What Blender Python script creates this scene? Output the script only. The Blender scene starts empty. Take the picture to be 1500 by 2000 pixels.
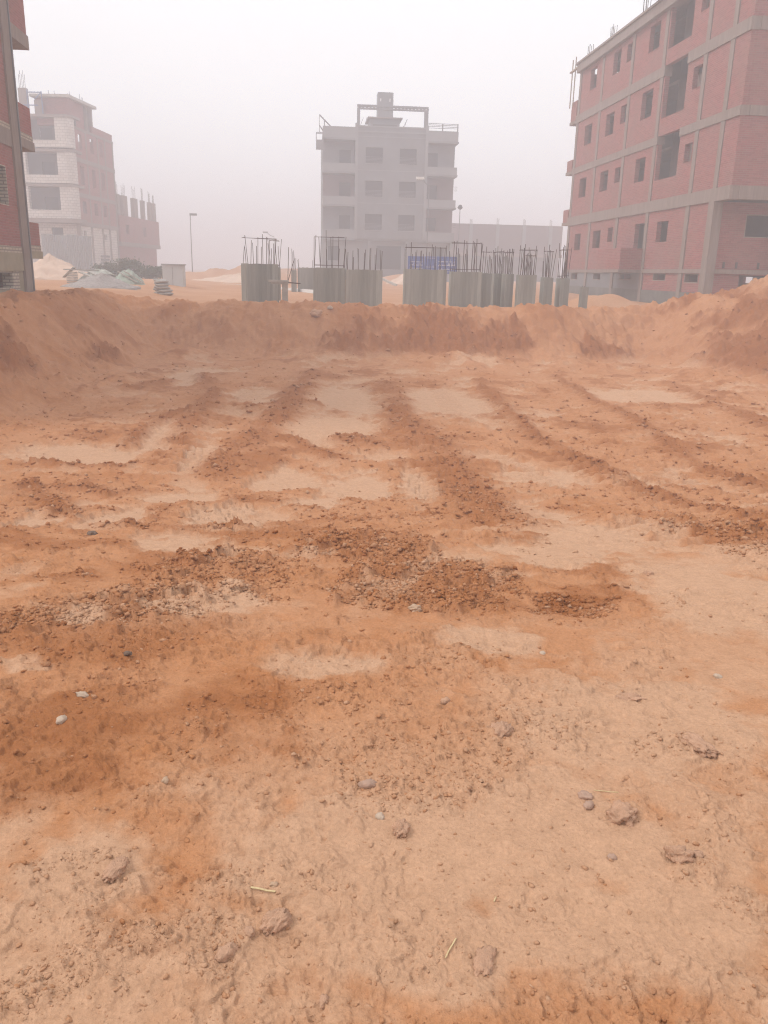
import bpy, math, random
import numpy as np
from mathutils import Matrix, Vector
random.seed(7); rng = np.random.default_rng(11)
scene = bpy.context.scene
COL = scene.collection
R = math.radians
# ------------------------------------------------------------------ camera
EYE = Vector((0, 0, 1.6))
yaw, pitch, roll = R(5.6), R(16.3), R(1.3)
fw = Vector((math.sin(yaw)*math.cos(pitch), math.cos(yaw)*math.cos(pitch), -math.sin(pitch)))
rt = Vector((math.cos(yaw), -math.sin(yaw), 0)); up = rt.cross(fw)
rt, up = rt*math.cos(roll)+up*math.sin(roll), up*math.cos(roll)-rt*math.sin(roll)
cam = bpy.data.cameras.new('camera'); camo = bpy.data.objects.new('camera', cam); COL.objects.link(camo)
cam.sensor_fit = 'VERTICAL'; cam.sensor_height = 36; cam.lens = 28.8; cam.clip_start = 0.05; cam.clip_end = 6000
camo.matrix_world = Matrix(((rt.x, up.x, -fw.x, EYE.x), (rt.y, up.y, -fw.y, EYE.y), (rt.z, up.z, -fw.z, EYE.z), (0, 0, 0, 1)))
scene.camera = camo
# ------------------------------------------------------------------ sky, sun, exposure
SUN_EL, SUN_AZ = R(48), R(-96)          # azimuth from +Y towards +X: the sun stands to the left
w = bpy.data.worlds.new('World'); scene.world = w; w.use_nodes = True
nt = w.node_tree; nt.nodes.clear()
out = nt.nodes.new('ShaderNodeOutputWorld'); bg = nt.nodes.new('ShaderNodeBackground')
sky = nt.nodes.new('ShaderNodeTexSky'); sky.sky_type = 'NISHITA'; sky.sun_disc = False
sky.sun_elevation = SUN_EL; sky.sun_rotation = SUN_AZ; sky.dust_density = 6; sky.air_density = 1.0
hs = nt.nodes.new('ShaderNodeHueSaturation'); hs.inputs['Saturation'].default_value = 0.10
mx = nt.nodes.new('ShaderNodeMix'); mx.data_type = 'RGBA'; mx.inputs[0].default_value = 0.80
mx.inputs[7].default_value = (10.0, 10.0, 10.2, 1)      # thick fog cover, an even white above the haze
nt.links.new(sky.outputs[0], hs.inputs['Color']); nt.links.new(hs.outputs[0], mx.inputs[6])
nt.links.new(mx.outputs[2], bg.inputs[0]); bg.inputs[1].default_value = 0.132
nt.links.new(bg.outputs[0], out.inputs[0])
sd = bpy.data.lights.new('sun', 'SUN'); sd.energy = 1.5; sd.angle = R(12); sd.color = (1.0, 0.95, 0.88)
so = bpy.data.objects.new('sun', sd); COL.objects.link(so)
sdir = Vector((math.sin(SUN_AZ)*math.cos(SUN_EL), math.cos(SUN_AZ)*math.cos(SUN_EL), math.sin(SUN_EL)))
so.rotation_euler = sdir.to_track_quat('Z', 'Y').to_euler(); so.location = (-20, 10, 40)
vs = scene.view_settings; vs.view_transform = 'Standard'; vs.look = 'None'; vs.exposure = 0.10; vs.gamma = 1.0
vs.use_curve_mapping = False
cy = scene.cycles; cy.filter_width = 1.15; cy.use_denoising = True; cy.denoising_prefilter = 'NONE'; cy.volume_bounces = 1; cy.max_bounces = 5; cy.diffuse_bounces = 2
cy.use_adaptive_sampling = True; cy.adaptive_threshold = 0.015
HAZE = 0.0088
# ------------------------------------------------------------------ materials
MATS = {}
def new_mat(name):
    m = bpy.data.materials.new(name); m.use_nodes = True; n = m.node_tree; n.nodes.clear()
    o = n.nodes.new('ShaderNodeOutputMaterial'); b = n.nodes.new('ShaderNodeBsdfPrincipled')
    b.inputs['Roughness'].default_value = 0.9; b.inputs['Specular IOR Level'].default_value = 0.2
    n.links.new(b.outputs[0], o.inputs[0]); MATS[name] = m
    return m, n, b
def N(n, t, **kw):
    x = n.nodes.new('ShaderNode'+t)
    for k, v in kw.items(): setattr(x, k, v)
    return x
def ramp(n, stops):
    r = N(n, 'ValToRGB'); e = r.color_ramp.elements
    e[0].position, e[0].color = stops[0][0], (*stops[0][1], 1)
    e[1].position, e[1].color = stops[-1][0], (*stops[-1][1], 1)
    for p, c in stops[1:-1]:
        q = e.new(p); q.color = (*c, 1)
    return r
def sc3(c, k): return tuple(v*k for v in c)
def mixc(n, fac, a, b, mode='MIX'):
    m = N(n, 'Mix'); m.data_type = 'RGBA'; m.blend_type = mode
    for s, v in ((0, fac), (6, a), (7, b)):
        if hasattr(v, 'links') or isinstance(v, bpy.types.NodeSocket): n.links.new(v, m.inputs[s])
        elif s == 0: m.inputs[0].default_value = v
        else: m.inputs[s].default_value = (*v, 1)
    return m.outputs[2]
def noise(n, scale, detail=6, rough=0.6, vec=None):
    t = N(n, 'TexNoise'); t.inputs['Scale'].default_value = scale; t.inputs['Detail'].default_value = detail
    t.inputs['Roughness'].default_value = rough
    if vec: n.links.new(vec, t.inputs['Vector'])
    return t.outputs[0]
def objco(n): return N(n, 'TexCoord').outputs['Object']
def bump(n, h, strength, dist, b):
    k = N(n, 'Bump'); k.inputs['Strength'].default_value = strength; k.inputs['Distance'].default_value = dist
    n.links.new(h, k.inputs['Height']); n.links.new(k.outputs[0], b.inputs['Normal'])
def simple(name, c, var=0.25, scale=6, rough=0.9, metal=0.0, bmp=0.3):
    m, n, b = new_mat(name); co = objco(n)
    r = ramp(n, [(0.25, sc3(c, 1-var)), (0.75, sc3(c, 1+var))])
    f = noise(n, scale, 8, 0.65, co); n.links.new(f, r.inputs[0]); n.links.new(r.outputs[0], b.inputs['Base Color'])
    b.inputs['Roughness'].default_value = rough; b.inputs['Metallic'].default_value = metal
    if bmp: bump(n, noise(n, scale*8, 5, 0.6, co), bmp, 0.02, b)
    return m
def uvz(n):
    """horizontal run (x+y) and height for walls that face along x or y"""
    s = N(n, 'SeparateXYZ'); n.links.new(objco(n), s.inputs[0])
    a = N(n, 'Math', operation='ADD'); n.links.new(s.outputs[0], a.inputs[0]); n.links.new(s.outputs[1], a.inputs[1])
    c = N(n, 'CombineXYZ'); n.links.new(a.outputs[0], c.inputs[0]); n.links.new(s.outputs[2], c.inputs[1])
    return a.outputs[0], s.outputs[2], c.outputs[0]
def brick_mat(name, c1, c2, mortar, bw=0.25, rh=0.075, ms=0.010, dirt=(0.25, 0.165, 0.14)):
    m, n, b = new_mat(name); u, z, v = uvz(n)
    t = N(n, 'TexBrick'); n.links.new(v, t.inputs['Vector'])
    t.inputs['Color1'].default_value = (*c1, 1); t.inputs['Color2'].default_value = (*c2, 1); t.inputs['Mortar'].default_value = (*mortar, 1)
    t.inputs['Scale'].default_value = 1; t.inputs['Brick Width'].default_value = bw; t.inputs['Row Height'].default_value = rh
    t.inputs['Mortar Size'].default_value = ms; t.inputs['Mortar Smooth'].default_value = 0.3; t.inputs['Bias'].default_value = 0.1
    co = objco(n)
    r = ramp(n, [(0.40, (0, 0, 0)), (0.75, (1, 1, 1))]); n.links.new(noise(n, 0.55, 8, 0.68, co), r.inputs[0])
    q = N(n, 'Math', operation='MULTIPLY'); q.inputs[1].default_value = 0.62; n.links.new(r.outputs[0], q.inputs[0])
    col = mixc(n, q.outputs[0], t.outputs['Color'], dirt)
    col = mixc(n, noise(n, 3.0, 6, 0.7, co), sc3((1, 1, 1), 0.75), sc3((1, 1, 1), 1.2)) if False else col
    n.links.new(col, b.inputs['Base Color'])
    inv = N(n, 'Math', operation='SUBTRACT'); inv.inputs[0].default_value = 1; n.links.new(t.outputs['Fac'], inv.inputs[1])
    bump(n, inv.outputs[0], 0.7, 0.012, b)
    return m
def board_concrete(name, c, board=0.11, var=0.14):
    m, n, b = new_mat(name); u, z, v = uvz(n); co = objco(n)
    d = N(n, 'Math', operation='DIVIDE'); d.inputs[1].default_value = board; n.links.new(u, d.inputs[0])
    f = N(n, 'Math', operation='FLOOR'); n.links.new(d.outputs[0], f.inputs[0])
    wn = N(n, 'TexWhiteNoise', noise_dimensions='1D'); n.links.new(f.outputs[0], wn.inputs['W'])
    r1 = ramp(n, [(0, sc3(c, 1-var)), (1, sc3(c, 1+var))]); n.links.new(wn.outputs['Value'], r1.inputs[0])
    mp = N(n, 'Mapping'); mp.inputs['Scale'].default_value = (9, 9, 0.7); n.links.new(co, mp.inputs[0])
    r2 = ramp(n, [(0.3, (0.8, 0.8, 0.8)), (0.7, (1.12, 1.12, 1.1))]); n.links.new(noise(n, 1.5, 8, 0.7, mp.outputs[0]), r2.inputs[0])
    n.links.new(mixc(n, 1.0, r1.outputs[0], r2.outputs[0], 'MULTIPLY'), b.inputs['Base Color'])
    bump(n, noise(n, 3, 8, 0.7, mp.outputs[0]), 0.4, 0.02, b)
    return m
CONC = (0.255, 0.205, 0.182)
brick_mat('red_brick', (0.36, 0.122, 0.112), (0.265, 0.085, 0.078), (0.305, 0.175, 0.155))
brick_mat('white_block', (0.70, 0.66, 0.615), (0.58, 0.54, 0.50), (0.36, 0.33, 0.30), 0.5, 0.25, 0.022, (0.50, 0.45, 0.40))
brick_mat('pale_brick', (0.50, 0.45, 0.38), (0.42, 0.36, 0.30), (0.22, 0.19, 0.16), 0.27, 0.09, 0.018, (0.35, 0.28, 0.22))
board_concrete('board_concrete', (0.30, 0.30, 0.272), 0.11, 0.2)
board_concrete('frame_concrete', CONC, 0.2, 0.06)
simple('plain_concrete', CONC, 0.2, 1.5)
simple('olive_plaster', (0.30, 0.255, 0.18), 0.3, 1.3)
simple('bitumen_concrete', (0.15, 0.145, 0.135), 0.35, 1.2)
simple('grey_render', (0.195, 0.197, 0.204), 0.14, 0.7)
simple('grey_render_pale', (0.255, 0.257, 0.262), 0.12, 0.7)
simple('pink_render', (0.19, 0.14, 0.14), 0.12, 0.7)
simple('recess_wall', (0.115, 0.105, 0.11), 0.15, 1)
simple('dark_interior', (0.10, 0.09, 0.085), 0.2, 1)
simple('shutter', (0.035, 0.033, 0.038), 0.15, 3, 0.6)
simple('metal_grey', (0.20, 0.20, 0.21), 0.15, 8, 0.55, 0.5)
simple('rusty_steel', (0.085, 0.055, 0.045), 0.35, 18, 0.75, 0.3)
simple('timber', (0.34, 0.27, 0.20), 0.3, 4)
simple('weathered_board', (0.42, 0.40, 0.36), 0.25, 3)
simple('white_paint', (0.72, 0.72, 0.70), 0.08, 2)
simple('cabin_panel', (0.52, 0.54, 0.54), 0.06, 1.5, 0.6)
simple('zinc_sheet', (0.36, 0.37, 0.375), 0.1, 2, 0.6, 0.2)
simple('cement_bag', (0.40, 0.385, 0.36), 0.2, 9)
simple('green_tarp', (0.36, 0.42, 0.36), 0.2, 4)
simple('pale_tarp', (0.46, 0.47, 0.42), 0.2, 4)
simple('sign_blue', (0.045, 0.10, 0.36), 0.08, 2, 0.5, bmp=0)
simple('sign_white', (0.75, 0.75, 0.74), 0.03, 2, 0.5, bmp=0)
simple('sign_yellow', (0.62, 0.52, 0.28), 0.05, 2, 0.5, bmp=0)
simple('scaffold_blue', (0.09, 0.15, 0.30), 0.2, 8, 0.6)
simple('leaf_dull', (0.085, 0.10, 0.055), 0.35, 9, 0.7)
simple('leaf_bright', (0.12, 0.19, 0.045), 0.35, 9, 0.7)
simple('bark', (0.13, 0.10, 0.07), 0.3, 9)
simple('straw', (0.62, 0.50, 0.28), 0.2, 20, 0.7)
simple('white_stone', (0.49, 0.375, 0.285), 0.16, 22)
simple('tan_stone', (0.47, 0.32, 0.215), 0.22, 22)
simple('pink_stone', (0.42, 0.275, 0.205), 0.25, 22)
simple('dark_stone', (0.17, 0.115, 0.085), 0.3, 20)
simple('mud_clod', (0.555, 0.330, 0.215), 0.16, 30, bmp=0.6)
simple('pale_sand', (0.60, 0.44, 0.34), 0.12, 1.2)
simple('grey_gravel', (0.36, 0.32, 0.30), 0.3, 9, bmp=0.8)

PALE_C, TAN_C, MID_C, DARK_C = (0.545, 0.328, 0.203), (0.505, 0.245, 0.120), (0.440, 0.186, 0.072), (0.325, 0.122, 0.042)
def soil_mat():
    m, n, b = new_mat('soil'); co = objco(n)
    a = N(n, 'Attribute', attribute_name='soil'); s = N(n, 'SeparateColor'); n.links.new(a.outputs['Color'], s.inputs[0])
    f1 = noise(n, 0.9, 10, 0.68, co); f2 = noise(n, 14, 8, 0.7, co); f3 = noise(n, 75, 5, 0.65, co)
    r = ramp(n, [(0.30, MID_C), (0.52, sc3(TAN_C, 0.97)), (0.72, TAN_C)]); n.links.new(f1, r.inputs[0])
    def shaped(src, gain, off, amp, f):
        q = N(n, 'Math', operation='MULTIPLY_ADD'); n.links.new(f, q.inputs[0]); q.inputs[1].default_value = amp; q.inputs[2].default_value = off-amp*0.5
        p = N(n, 'Math', operation='MULTIPLY_ADD'); n.links.new(src, p.inputs[0]); p.inputs[1].default_value = gain; n.links.new(q.outputs[0], p.inputs[2]); p.use_clamp = True
        return p.outputs[0]
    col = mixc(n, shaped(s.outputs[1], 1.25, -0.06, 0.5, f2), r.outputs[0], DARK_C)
    col = mixc(n, shaped(s.outputs[0], 1.25, -0.12, 0.5, f2), col, PALE_C)
    g = ramp(n, [(0.25, (0.85, 0.84, 0.83)), (0.75, (1.12, 1.12, 1.13))]); n.links.new(f3, g.inputs[0])
    col = mixc(n, 1.0, col, g.outputs[0], 'MULTIPLY')
    g2 = ramp(n, [(0.25, (0.87, 0.86, 0.85)), (0.75, (1.10, 1.10, 1.11))]); n.links.new(f2, g2.inputs[0])
    col = mixc(n, 1.0, col, g2.outputs[0], 'MULTIPLY')
    n.links.new(col, b.inputs['Base Color']); b.inputs['Roughness'].default_value = 0.95; b.inputs['Specular IOR Level'].default_value = 0.12
    ad = N(n, 'Math', operation='MULTIPLY_ADD'); n.links.new(f3, ad.inputs[0]); ad.inputs[1].default_value = 0.35; n.links.new(f2, ad.inputs[2])
    bump(n, ad.outputs[0], 0.85, 0.02, b)
    return m
soil_mat()

# ------------------------------------------------------------------ scene helpers
def tag(o, label=None, cat=None, group=None, kind=None):
    for k, v in (('label', label), ('category', cat), ('group', group), ('kind', kind)):
        if v: o[k] = v
    return o
def thing(name, label, cat, loc=(0, 0, 0), rotz=0.0, group=None):
    o = bpy.data.objects.new(name, None); COL.objects.link(o); o.location = loc; o.rotation_euler = (0, 0, rotz)
    o.empty_display_size = 0.2
    return tag(o, label, cat, group)
def origin(p):
    v = Vector((0, 0, 0))
    while p is not None: v = v+p.location; p = p.parent
    return v
class MB:
    def __init__(s): s.v, s.f = [], []
    def box(s, x0, x1, y0, y1, z0, z1):
        b = len(s.v)
        s.v += [(x0, y0, z0), (x1, y0, z0), (x1, y1, z0), (x0, y1, z0), (x0, y0, z1), (x1, y0, z1), (x1, y1, z1), (x0, y1, z1)]
        s.f += [tuple(b+i for i in q) for q in ((3, 2, 1, 0), (4, 5, 6, 7), (0, 1, 5, 4), (1, 2, 6, 5), (2, 3, 7, 6), (3, 0, 4, 7))]
        return s
    def bar(s, p, q, r=0.03, n=6, r2=None):
        p, q = Vector(p), Vector(q); d = (q-p).normalized(); a = d.orthogonal().normalized(); c = d.cross(a); b = len(s.v)
        for e, rr in ((p, r), (q, r if r2 is None else r2)):
            for i in range(n):
                t = 2*math.pi*i/n; s.v.append(tuple(e+(a*math.cos(t)+c*math.sin(t))*rr))
        s.f += [(b+i, b+(i+1) % n, b+n+(i+1) % n, b+n+i) for i in range(n)]
        s.f += [tuple(b+i for i in reversed(range(n))), tuple(b+n+i for i in range(n))]
        return s
    def prism(s, poly, z0, z1):
        b = len(s.v); n = len(poly)
        s.v += [(x, y, z0) for x, y in poly]+[(x, y, z1) for x, y in poly]
        s.f += [(b+i, b+(i+1) % n, b+n+(i+1) % n, b+n+i) for i in range(n)]
        s.f += [tuple(b+i for i in reversed(range(n))), tuple(b+n+i for i in range(n))]
        return s
    def wall(s, axis, c, u0, u1, z0, z1, holes=(), t=0.25):
        """wall slab from c to c+t across `axis`, running along the other horizontal axis, with open holes"""
        hs_ = [(max(a, u0), min(b_, u1), max(e, z0), min(g, z1)) for a, b_, e, g in holes if a < u1 and b_ > u0 and e < z1 and g > z0]
        us = sorted({u0, u1, *[h[0] for h in hs_], *[h[1] for h in hs_]}); zs = sorted({z0, z1, *[h[2] for h in hs_], *[h[3] for h in hs_]})
        nu, nz = len(us)-1, len(zs)-1
        sol = [[not any(h[0] <= (us[i]+us[i+1])/2 <= h[1] and h[2] <= (zs[j]+zs[j+1])/2 <= h[3] for h in hs_) for j in range(nz)] for i in range(nu)]
        idx = {}
        def V(i, k, j):
            if (i, k, j) not in idx:
                w_ = c+t*k; idx[(i, k, j)] = len(s.v)
                s.v.append((w_, us[i], zs[j]) if axis == 'x' else (us[i], w_, zs[j]))
            return idx[(i, k, j)]
        S = lambda i, j: 0 <= i < nu and 0 <= j < nz and sol[i][j]
        for i in range(nu):
            for j in range(nz):
                if not sol[i][j]: continue
                s.f += [(V(i, 0, j), V(i+1, 0, j), V(i+1, 0, j+1), V(i, 0, j+1)), (V(i+1, 1, j), V(i, 1, j), V(i, 1, j+1), V(i+1, 1, j+1))]
                if not S(i-1, j): s.f.append((V(i, 1, j), V(i, 0, j), V(i, 0, j+1), V(i, 1, j+1)))
                if not S(i+1, j): s.f.append((V(i+1, 0, j), V(i+1, 1, j), V(i+1, 1, j+1), V(i+1, 0, j+1)))
                if not S(i, j-1): s.f.append((V(i, 1, j), V(i+1, 1, j), V(i+1, 0, j), V(i, 0, j)))
                if not S(i, j+1): s.f.append((V(i, 0, j+1), V(i+1, 0, j+1), V(i+1, 1, j+1), V(i, 1, j+1)))
        return s
    def build(s, name, mat, parent=None, local=False, smooth=False, label=None, fix=True):
        me = bpy.data.meshes.new(name); o_ = Vector((0, 0, 0)) if local or parent is None else origin(parent)
        me.from_pydata([(x-o_.x, y-o_.y, z-o_.z) for x, y, z in s.v], [], s.f)
        if fix:
            import bmesh
            bm = bmesh.new(); bm.from_mesh(me); bmesh.ops.recalc_face_normals(bm, faces=bm.faces); bm.to_mesh(me); bm.free()
        if smooth: me.polygons.foreach_set('use_smooth', [True]*len(me.polygons))
        me.materials.append(MATS[mat]); me.update()
        o = bpy.data.objects.new(name, me); COL.objects.link(o)
        if parent is not None: o.parent = parent
        if label: o['label'] = label
        return o
def inst(name, mesh, parent, loc, rot=(0, 0, 0), scale=(1, 1, 1)):
    o = bpy.data.objects.new(name, mesh); COL.objects.link(o); o.parent = parent
    o.location = loc; o.rotation_euler = rot; o.scale = scale
    return o
def copy_tree(o, parent=None):
    c = o.copy(); COL.objects.link(c); c.parent = parent
    for ch in list(o.children): copy_tree(ch, c)
    return c
def np_mesh(name, V, F, mat, smooth=False):
    me = bpy.data.meshes.new(name); k = F.shape[1]
    me.vertices.add(len(V)); me.vertices.foreach_set('co', np.ascontiguousarray(V, dtype=np.float32).ravel())
    me.loops.add(F.size); me.loops.foreach_set('vertex_index', np.ascontiguousarray(F, dtype=np.int32).ravel())
    me.polygons.add(len(F)); me.polygons.foreach_set('loop_start', np.arange(0, F.size, k, dtype=np.int32))
    try: me.polygons.foreach_set('loop_total', np.full(len(F), k, dtype=np.int32))
    except Exception: pass
    if smooth: me.polygons.foreach_set('use_smooth', np.ones(len(F), dtype=bool))
    me.update(calc_edges=True); me.validate(); me.materials.append(MATS[mat])
    o = bpy.data.objects.new(name, me); COL.objects.link(o)
    return o

# ------------------------------------------------------------------ terrain fields (numpy)
_PM = np.random.default_rng(5).permutation(4096).astype(np.int32)
_ANG = np.random.default_rng(6).random(4096)*2*math.pi
_GX, _GY = np.cos(_ANG).astype(np.float32), np.sin(_ANG).astype(np.float32)
_R1, _R2, _R3 = (np.random.default_rng(k).random(4096).astype(np.float32) for k in (7, 8, 9))
def pn(x, y, seed):
    x = np.asarray(x, np.float32); y = np.asarray(y, np.float32)
    xf, yf = np.floor(x), np.floor(y); fx, fy = x-xf, y-yf
    xi = xf.astype(np.int32)+seed*131; yi = yf.astype(np.int32)+seed*57
    u, v = fx*fx*fx*(fx*(fx*6-15)+10), fy*fy*fy*(fy*(fy*6-15)+10)
    p0, p1 = _PM[xi & 4095], _PM[(xi+1) & 4095]
    def g(p, dx, dy):
        h = _PM[(p+yi+dy) & 4095]
        return _GX[h]*(fx-dx)+_GY[h]*(fy-dy)
    a = g(p0, 0, 0); b = g(p1, 1, 0); c = g(p0, 0, 1); d = g(p1, 1, 1)
    a = a+(b-a)*u; c = c+(d-c)*u
    return (a+(c-a)*v)*np.float32(1.5)
def fbm(x, y, lam, octv, seed, gain=0.5):
    s, a, t = 0, 1.0, 0
    for i in range(octv):
        s = s+a*pn(x/lam*2.03**i+i*17.3, y/lam*2.03**i-i*9.1, seed+i); t += a*a; a *= gain
    return s/math.sqrt(t)*1.25
def worley(x, y, lam, seed):
    x = np.asarray(x/lam, np.float32); y = np.asarray(y/lam, np.float32); xf, yf = np.floor(x), np.floor(y)
    fx, fy = x-xf, y-yf; xi = xf.astype(np.int32)+seed*131; yi = yf.astype(np.int32)+seed*57
    f1 = np.full(x.shape, 9.0, np.float32); f2 = f1.copy(); cid = np.zeros(x.shape, np.float32)
    for dx in (-1, 0, 1):
        p = _PM[(xi+dx) & 4095]
        for dy in (-1, 0, 1):
            h = _PM[(p+yi+dy) & 4095]
            d = np.hypot(_R1[h]+dx-fx, _R2[h]+dy-fy)
            n1 = d < f1
            f2 = np.where(n1, f1, np.minimum(f2, d)); cid = np.where(n1, _R3[h], cid); f1 = np.where(n1, d, f1)
    return f1, f2, cid
def ss(a, b, x):
    t = np.clip((x-a)/(b-a), 0, 1); return t*t*(3-2*t)
TRACKS = [  # half width, ridge height, tread, polyline
 (0.24, .10, 0, [(-2.53, 21.0), (-2.06, 18.3), (-1.92, 15.29), (-2.0, 13.53), (-2.0, 12.7)]),
 (0.30, .10, 0, [(.23, 22.36), (-.26, 17.64), (-.54, 14.79), (-.82, 13.34), (-.96, 12.33), (-1.17, 11.78), (-1.2, 10.35)]),
 (0.18, .08, 0, [(-.4, 12.92), (.01, 12.34), (.38, 11.62)]),
 (0.26, .11, 0, [(.71, 12.94), (1.15, 12.35), (1.73, 12.55), (2.13, 11.99)]),
 (0.12, .06, 0, [(-2.23, 15.86), (-2.7, 13.74), (-2.69, 12.49)]),
 (0.18, .07, 0, [(-3.74, 18.2), (-3.31, 19.95)]),
 (0.10, .06, 0, [(-3.86, 11.22), (-3.08, 11.07), (-2.49, 11.13)]),
 (0.12, .06, 0, [(-3.35, 10.03), (-2.63, 9.68), (-2.19, 9.32), (-1.94, 9.67)]),
 (0.16, .03, 1, [(-3.18, 9.69), (-2.4, 8.04)]),
 (0.14, .05, 0, [(-1.77, 7.15), (-1.11, 6.96), (-.68, 7.1)]),
 (0.14, .05, 0, [(0, 7.24), (.68, 7.39)]),
 (0.31, .09, 1, [(1.94, 19.88), (1.85, 16.69), (1.78, 14.34), (2.0, 12.96), (2.04, 11.47), (1.99, 10.16), (1.91, 8.28), (1.81, 6.99)]),
 (0.17, .07, 1, [(4.42, 20.55), (4.02, 16.79), (3.89, 14.41), (3.9, 12.79), (3.96, 11.65), (4.17, 10.49), (4.16, 9.21), (4.25, 8.41), (4.51, 7.8), (4.9, 6.6)]),
 (0.17, .05, 1, [(6.79, 21.81), (6.36, 18.02), (6.32, 15.6), (6.0, 13.03), (5.75, 11.15), (5.8, 9.0)]),
 (0.20, .06, 1, [(9.3, 20.5), (8.96, 17.77), (8.65, 14.54), (8.3, 11.0)]),
 (0.28, .02, 2, [(3.2, 20.0), (2.95, 16.5), (2.85, 13.0), (3.05, 10.5), (3.1, 8.2), (3.0, 6.4)]),
 (0.28, .02, 2, [(7.9, 21), (7.45, 17), (7.1, 14), (6.85, 11), (6.9, 8.5)]),
 (0.28, .02, 2, [(10.2, 20), (9.8, 17), (9.5, 14), (9.1, 10.5)]),
 (0.28, .02, 2, [(-.9, 21), (-1.35, 17), (-1.6, 14), (-1.9, 11)]),
 (0.28, .02, 2, [(5.5, 20.0), (5.2, 16.5), (5.05, 13.0), (5.0, 10.5), (5.2, 8.0)]),
]
PALE = [(-2.78, 20.98, .5, 1.86), (-2.38, 13.31, .36, 1.3), (-1.5, 11.78, .26, 1.22), (.36, 14.06, .8, 1.47), (.88, 17.33, .77, 2.21), (-1.2, 17.96, .5, 1.2), (3.04, 17.09, .89, 2.17), (-3.23, 11.94, .79, .77), (-2.44, 7.69, .24, .77), (-1.79, 7.66, .29, .7), (-.8, 7.8, .35, .79), (-.26, 10.34, .4, .6), (.57, 9.82, .38, 1.06), (1.4, 9.99, .23, 1.23), (3.1, 10.5, .57, .6), (7.76, 18.5, 1.15, 1.19), (4.24, 9.97, .27, .65), (2.25, 6.4, .5, .88), (2.3, 7.89, .32, .75), (.9, 3.52, .25, .18), (2.38, 4.25, .49, .7), (-1.06, 6.12, .2, .37), (-1.13, 4.04, .13, .14), (-1.19, 3.32, .11, .06), (1.34, 2.61, .49, .35), (.14, 2.01, .45, .27), (.78, 2.09, .32, .25), (-.57, 1.95, .22, .17), (-.55, 4.2, .25, .2), (.04, 3.25, .22, .17), (.85, 1.62, .5, .22), (.3, 1.6, .3, .15), (1.8, 5.6, .35, .5), (0.0, 8.6, .3, .5), (-1.4, 9.0, .4, .5)]
CRACK = [(-.8, 7.8, .4, .8), (-1.5, 11.78, .3, 1.2), (.36, 13.2, .9, .8), (1.4, 9.9, .25, 1.1), (-2.38, 12.9, .4, .9), (4.3, 9.9, .3, .6)]
DARK = [(-1.07, 3.78, .49, .57), (-1.02, 5.29, .34, .73), (.4, 6.04, .6, .85), (.77, 4.58, .56, .67), (1.33, 4.04, .23, .29), (-.70, 2.78, .66, .44), (-.78, 2.37, .35, .2), (-.2, 2.9, .3, .2), (3.44, 5.89, .37, 1.3), (-.51, 6.63, .86, .5), (1.86, 4.96, .31, .32), (1.5, 13.2, .7, .7)]
ROUGH = [(-.25, 1.89, .08, .09), (-.20, 1.64, .05, .10), (-.61, 1.58, .10, .07), (-.42, 1.66, .12, .05), (.67, 3.22, .27, .17), (.76, 2.65, .16, .14), (1.07, 1.84, .07, .06), (1.15, 1.67, .09, .08), (-1.07, 3.78, .45, .5), (-.75, 3.1, .2, .2), (.77, 4.58, .5, .55), (.4, 6.0, .5, .7), (-.6, 5.0, .5, .6), (1.33, 2.45, .2, .08), (.05, 2.9, .3, .2), (.3, 2.5, .3, .2), (-.62, 1.98, .2, .03), (3.6, 6.2, .4, 1.0), (-.35, 2.75, .12, .2)]
def ell(x, y, L):
    m = np.full(x.shape, -1.0)
    for cx, cy_, rx, ry in L:
        m = np.maximum(m, 1-np.hypot((x-cx)/(rx*1.25), (y-cy_)/(ry*1.25)))
    return m
def gau(x, y, cx, cy_, sx, sy, h): return h*np.exp(-((x-cx)/sx)**2-((y-cy_)/sy)**2)
def smax(a, b, k=0.12):
    h = np.clip(0.5+0.5*(a-b)/k, 0, 1); return b+(a-b)*h+k*h*(1-h)
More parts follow.
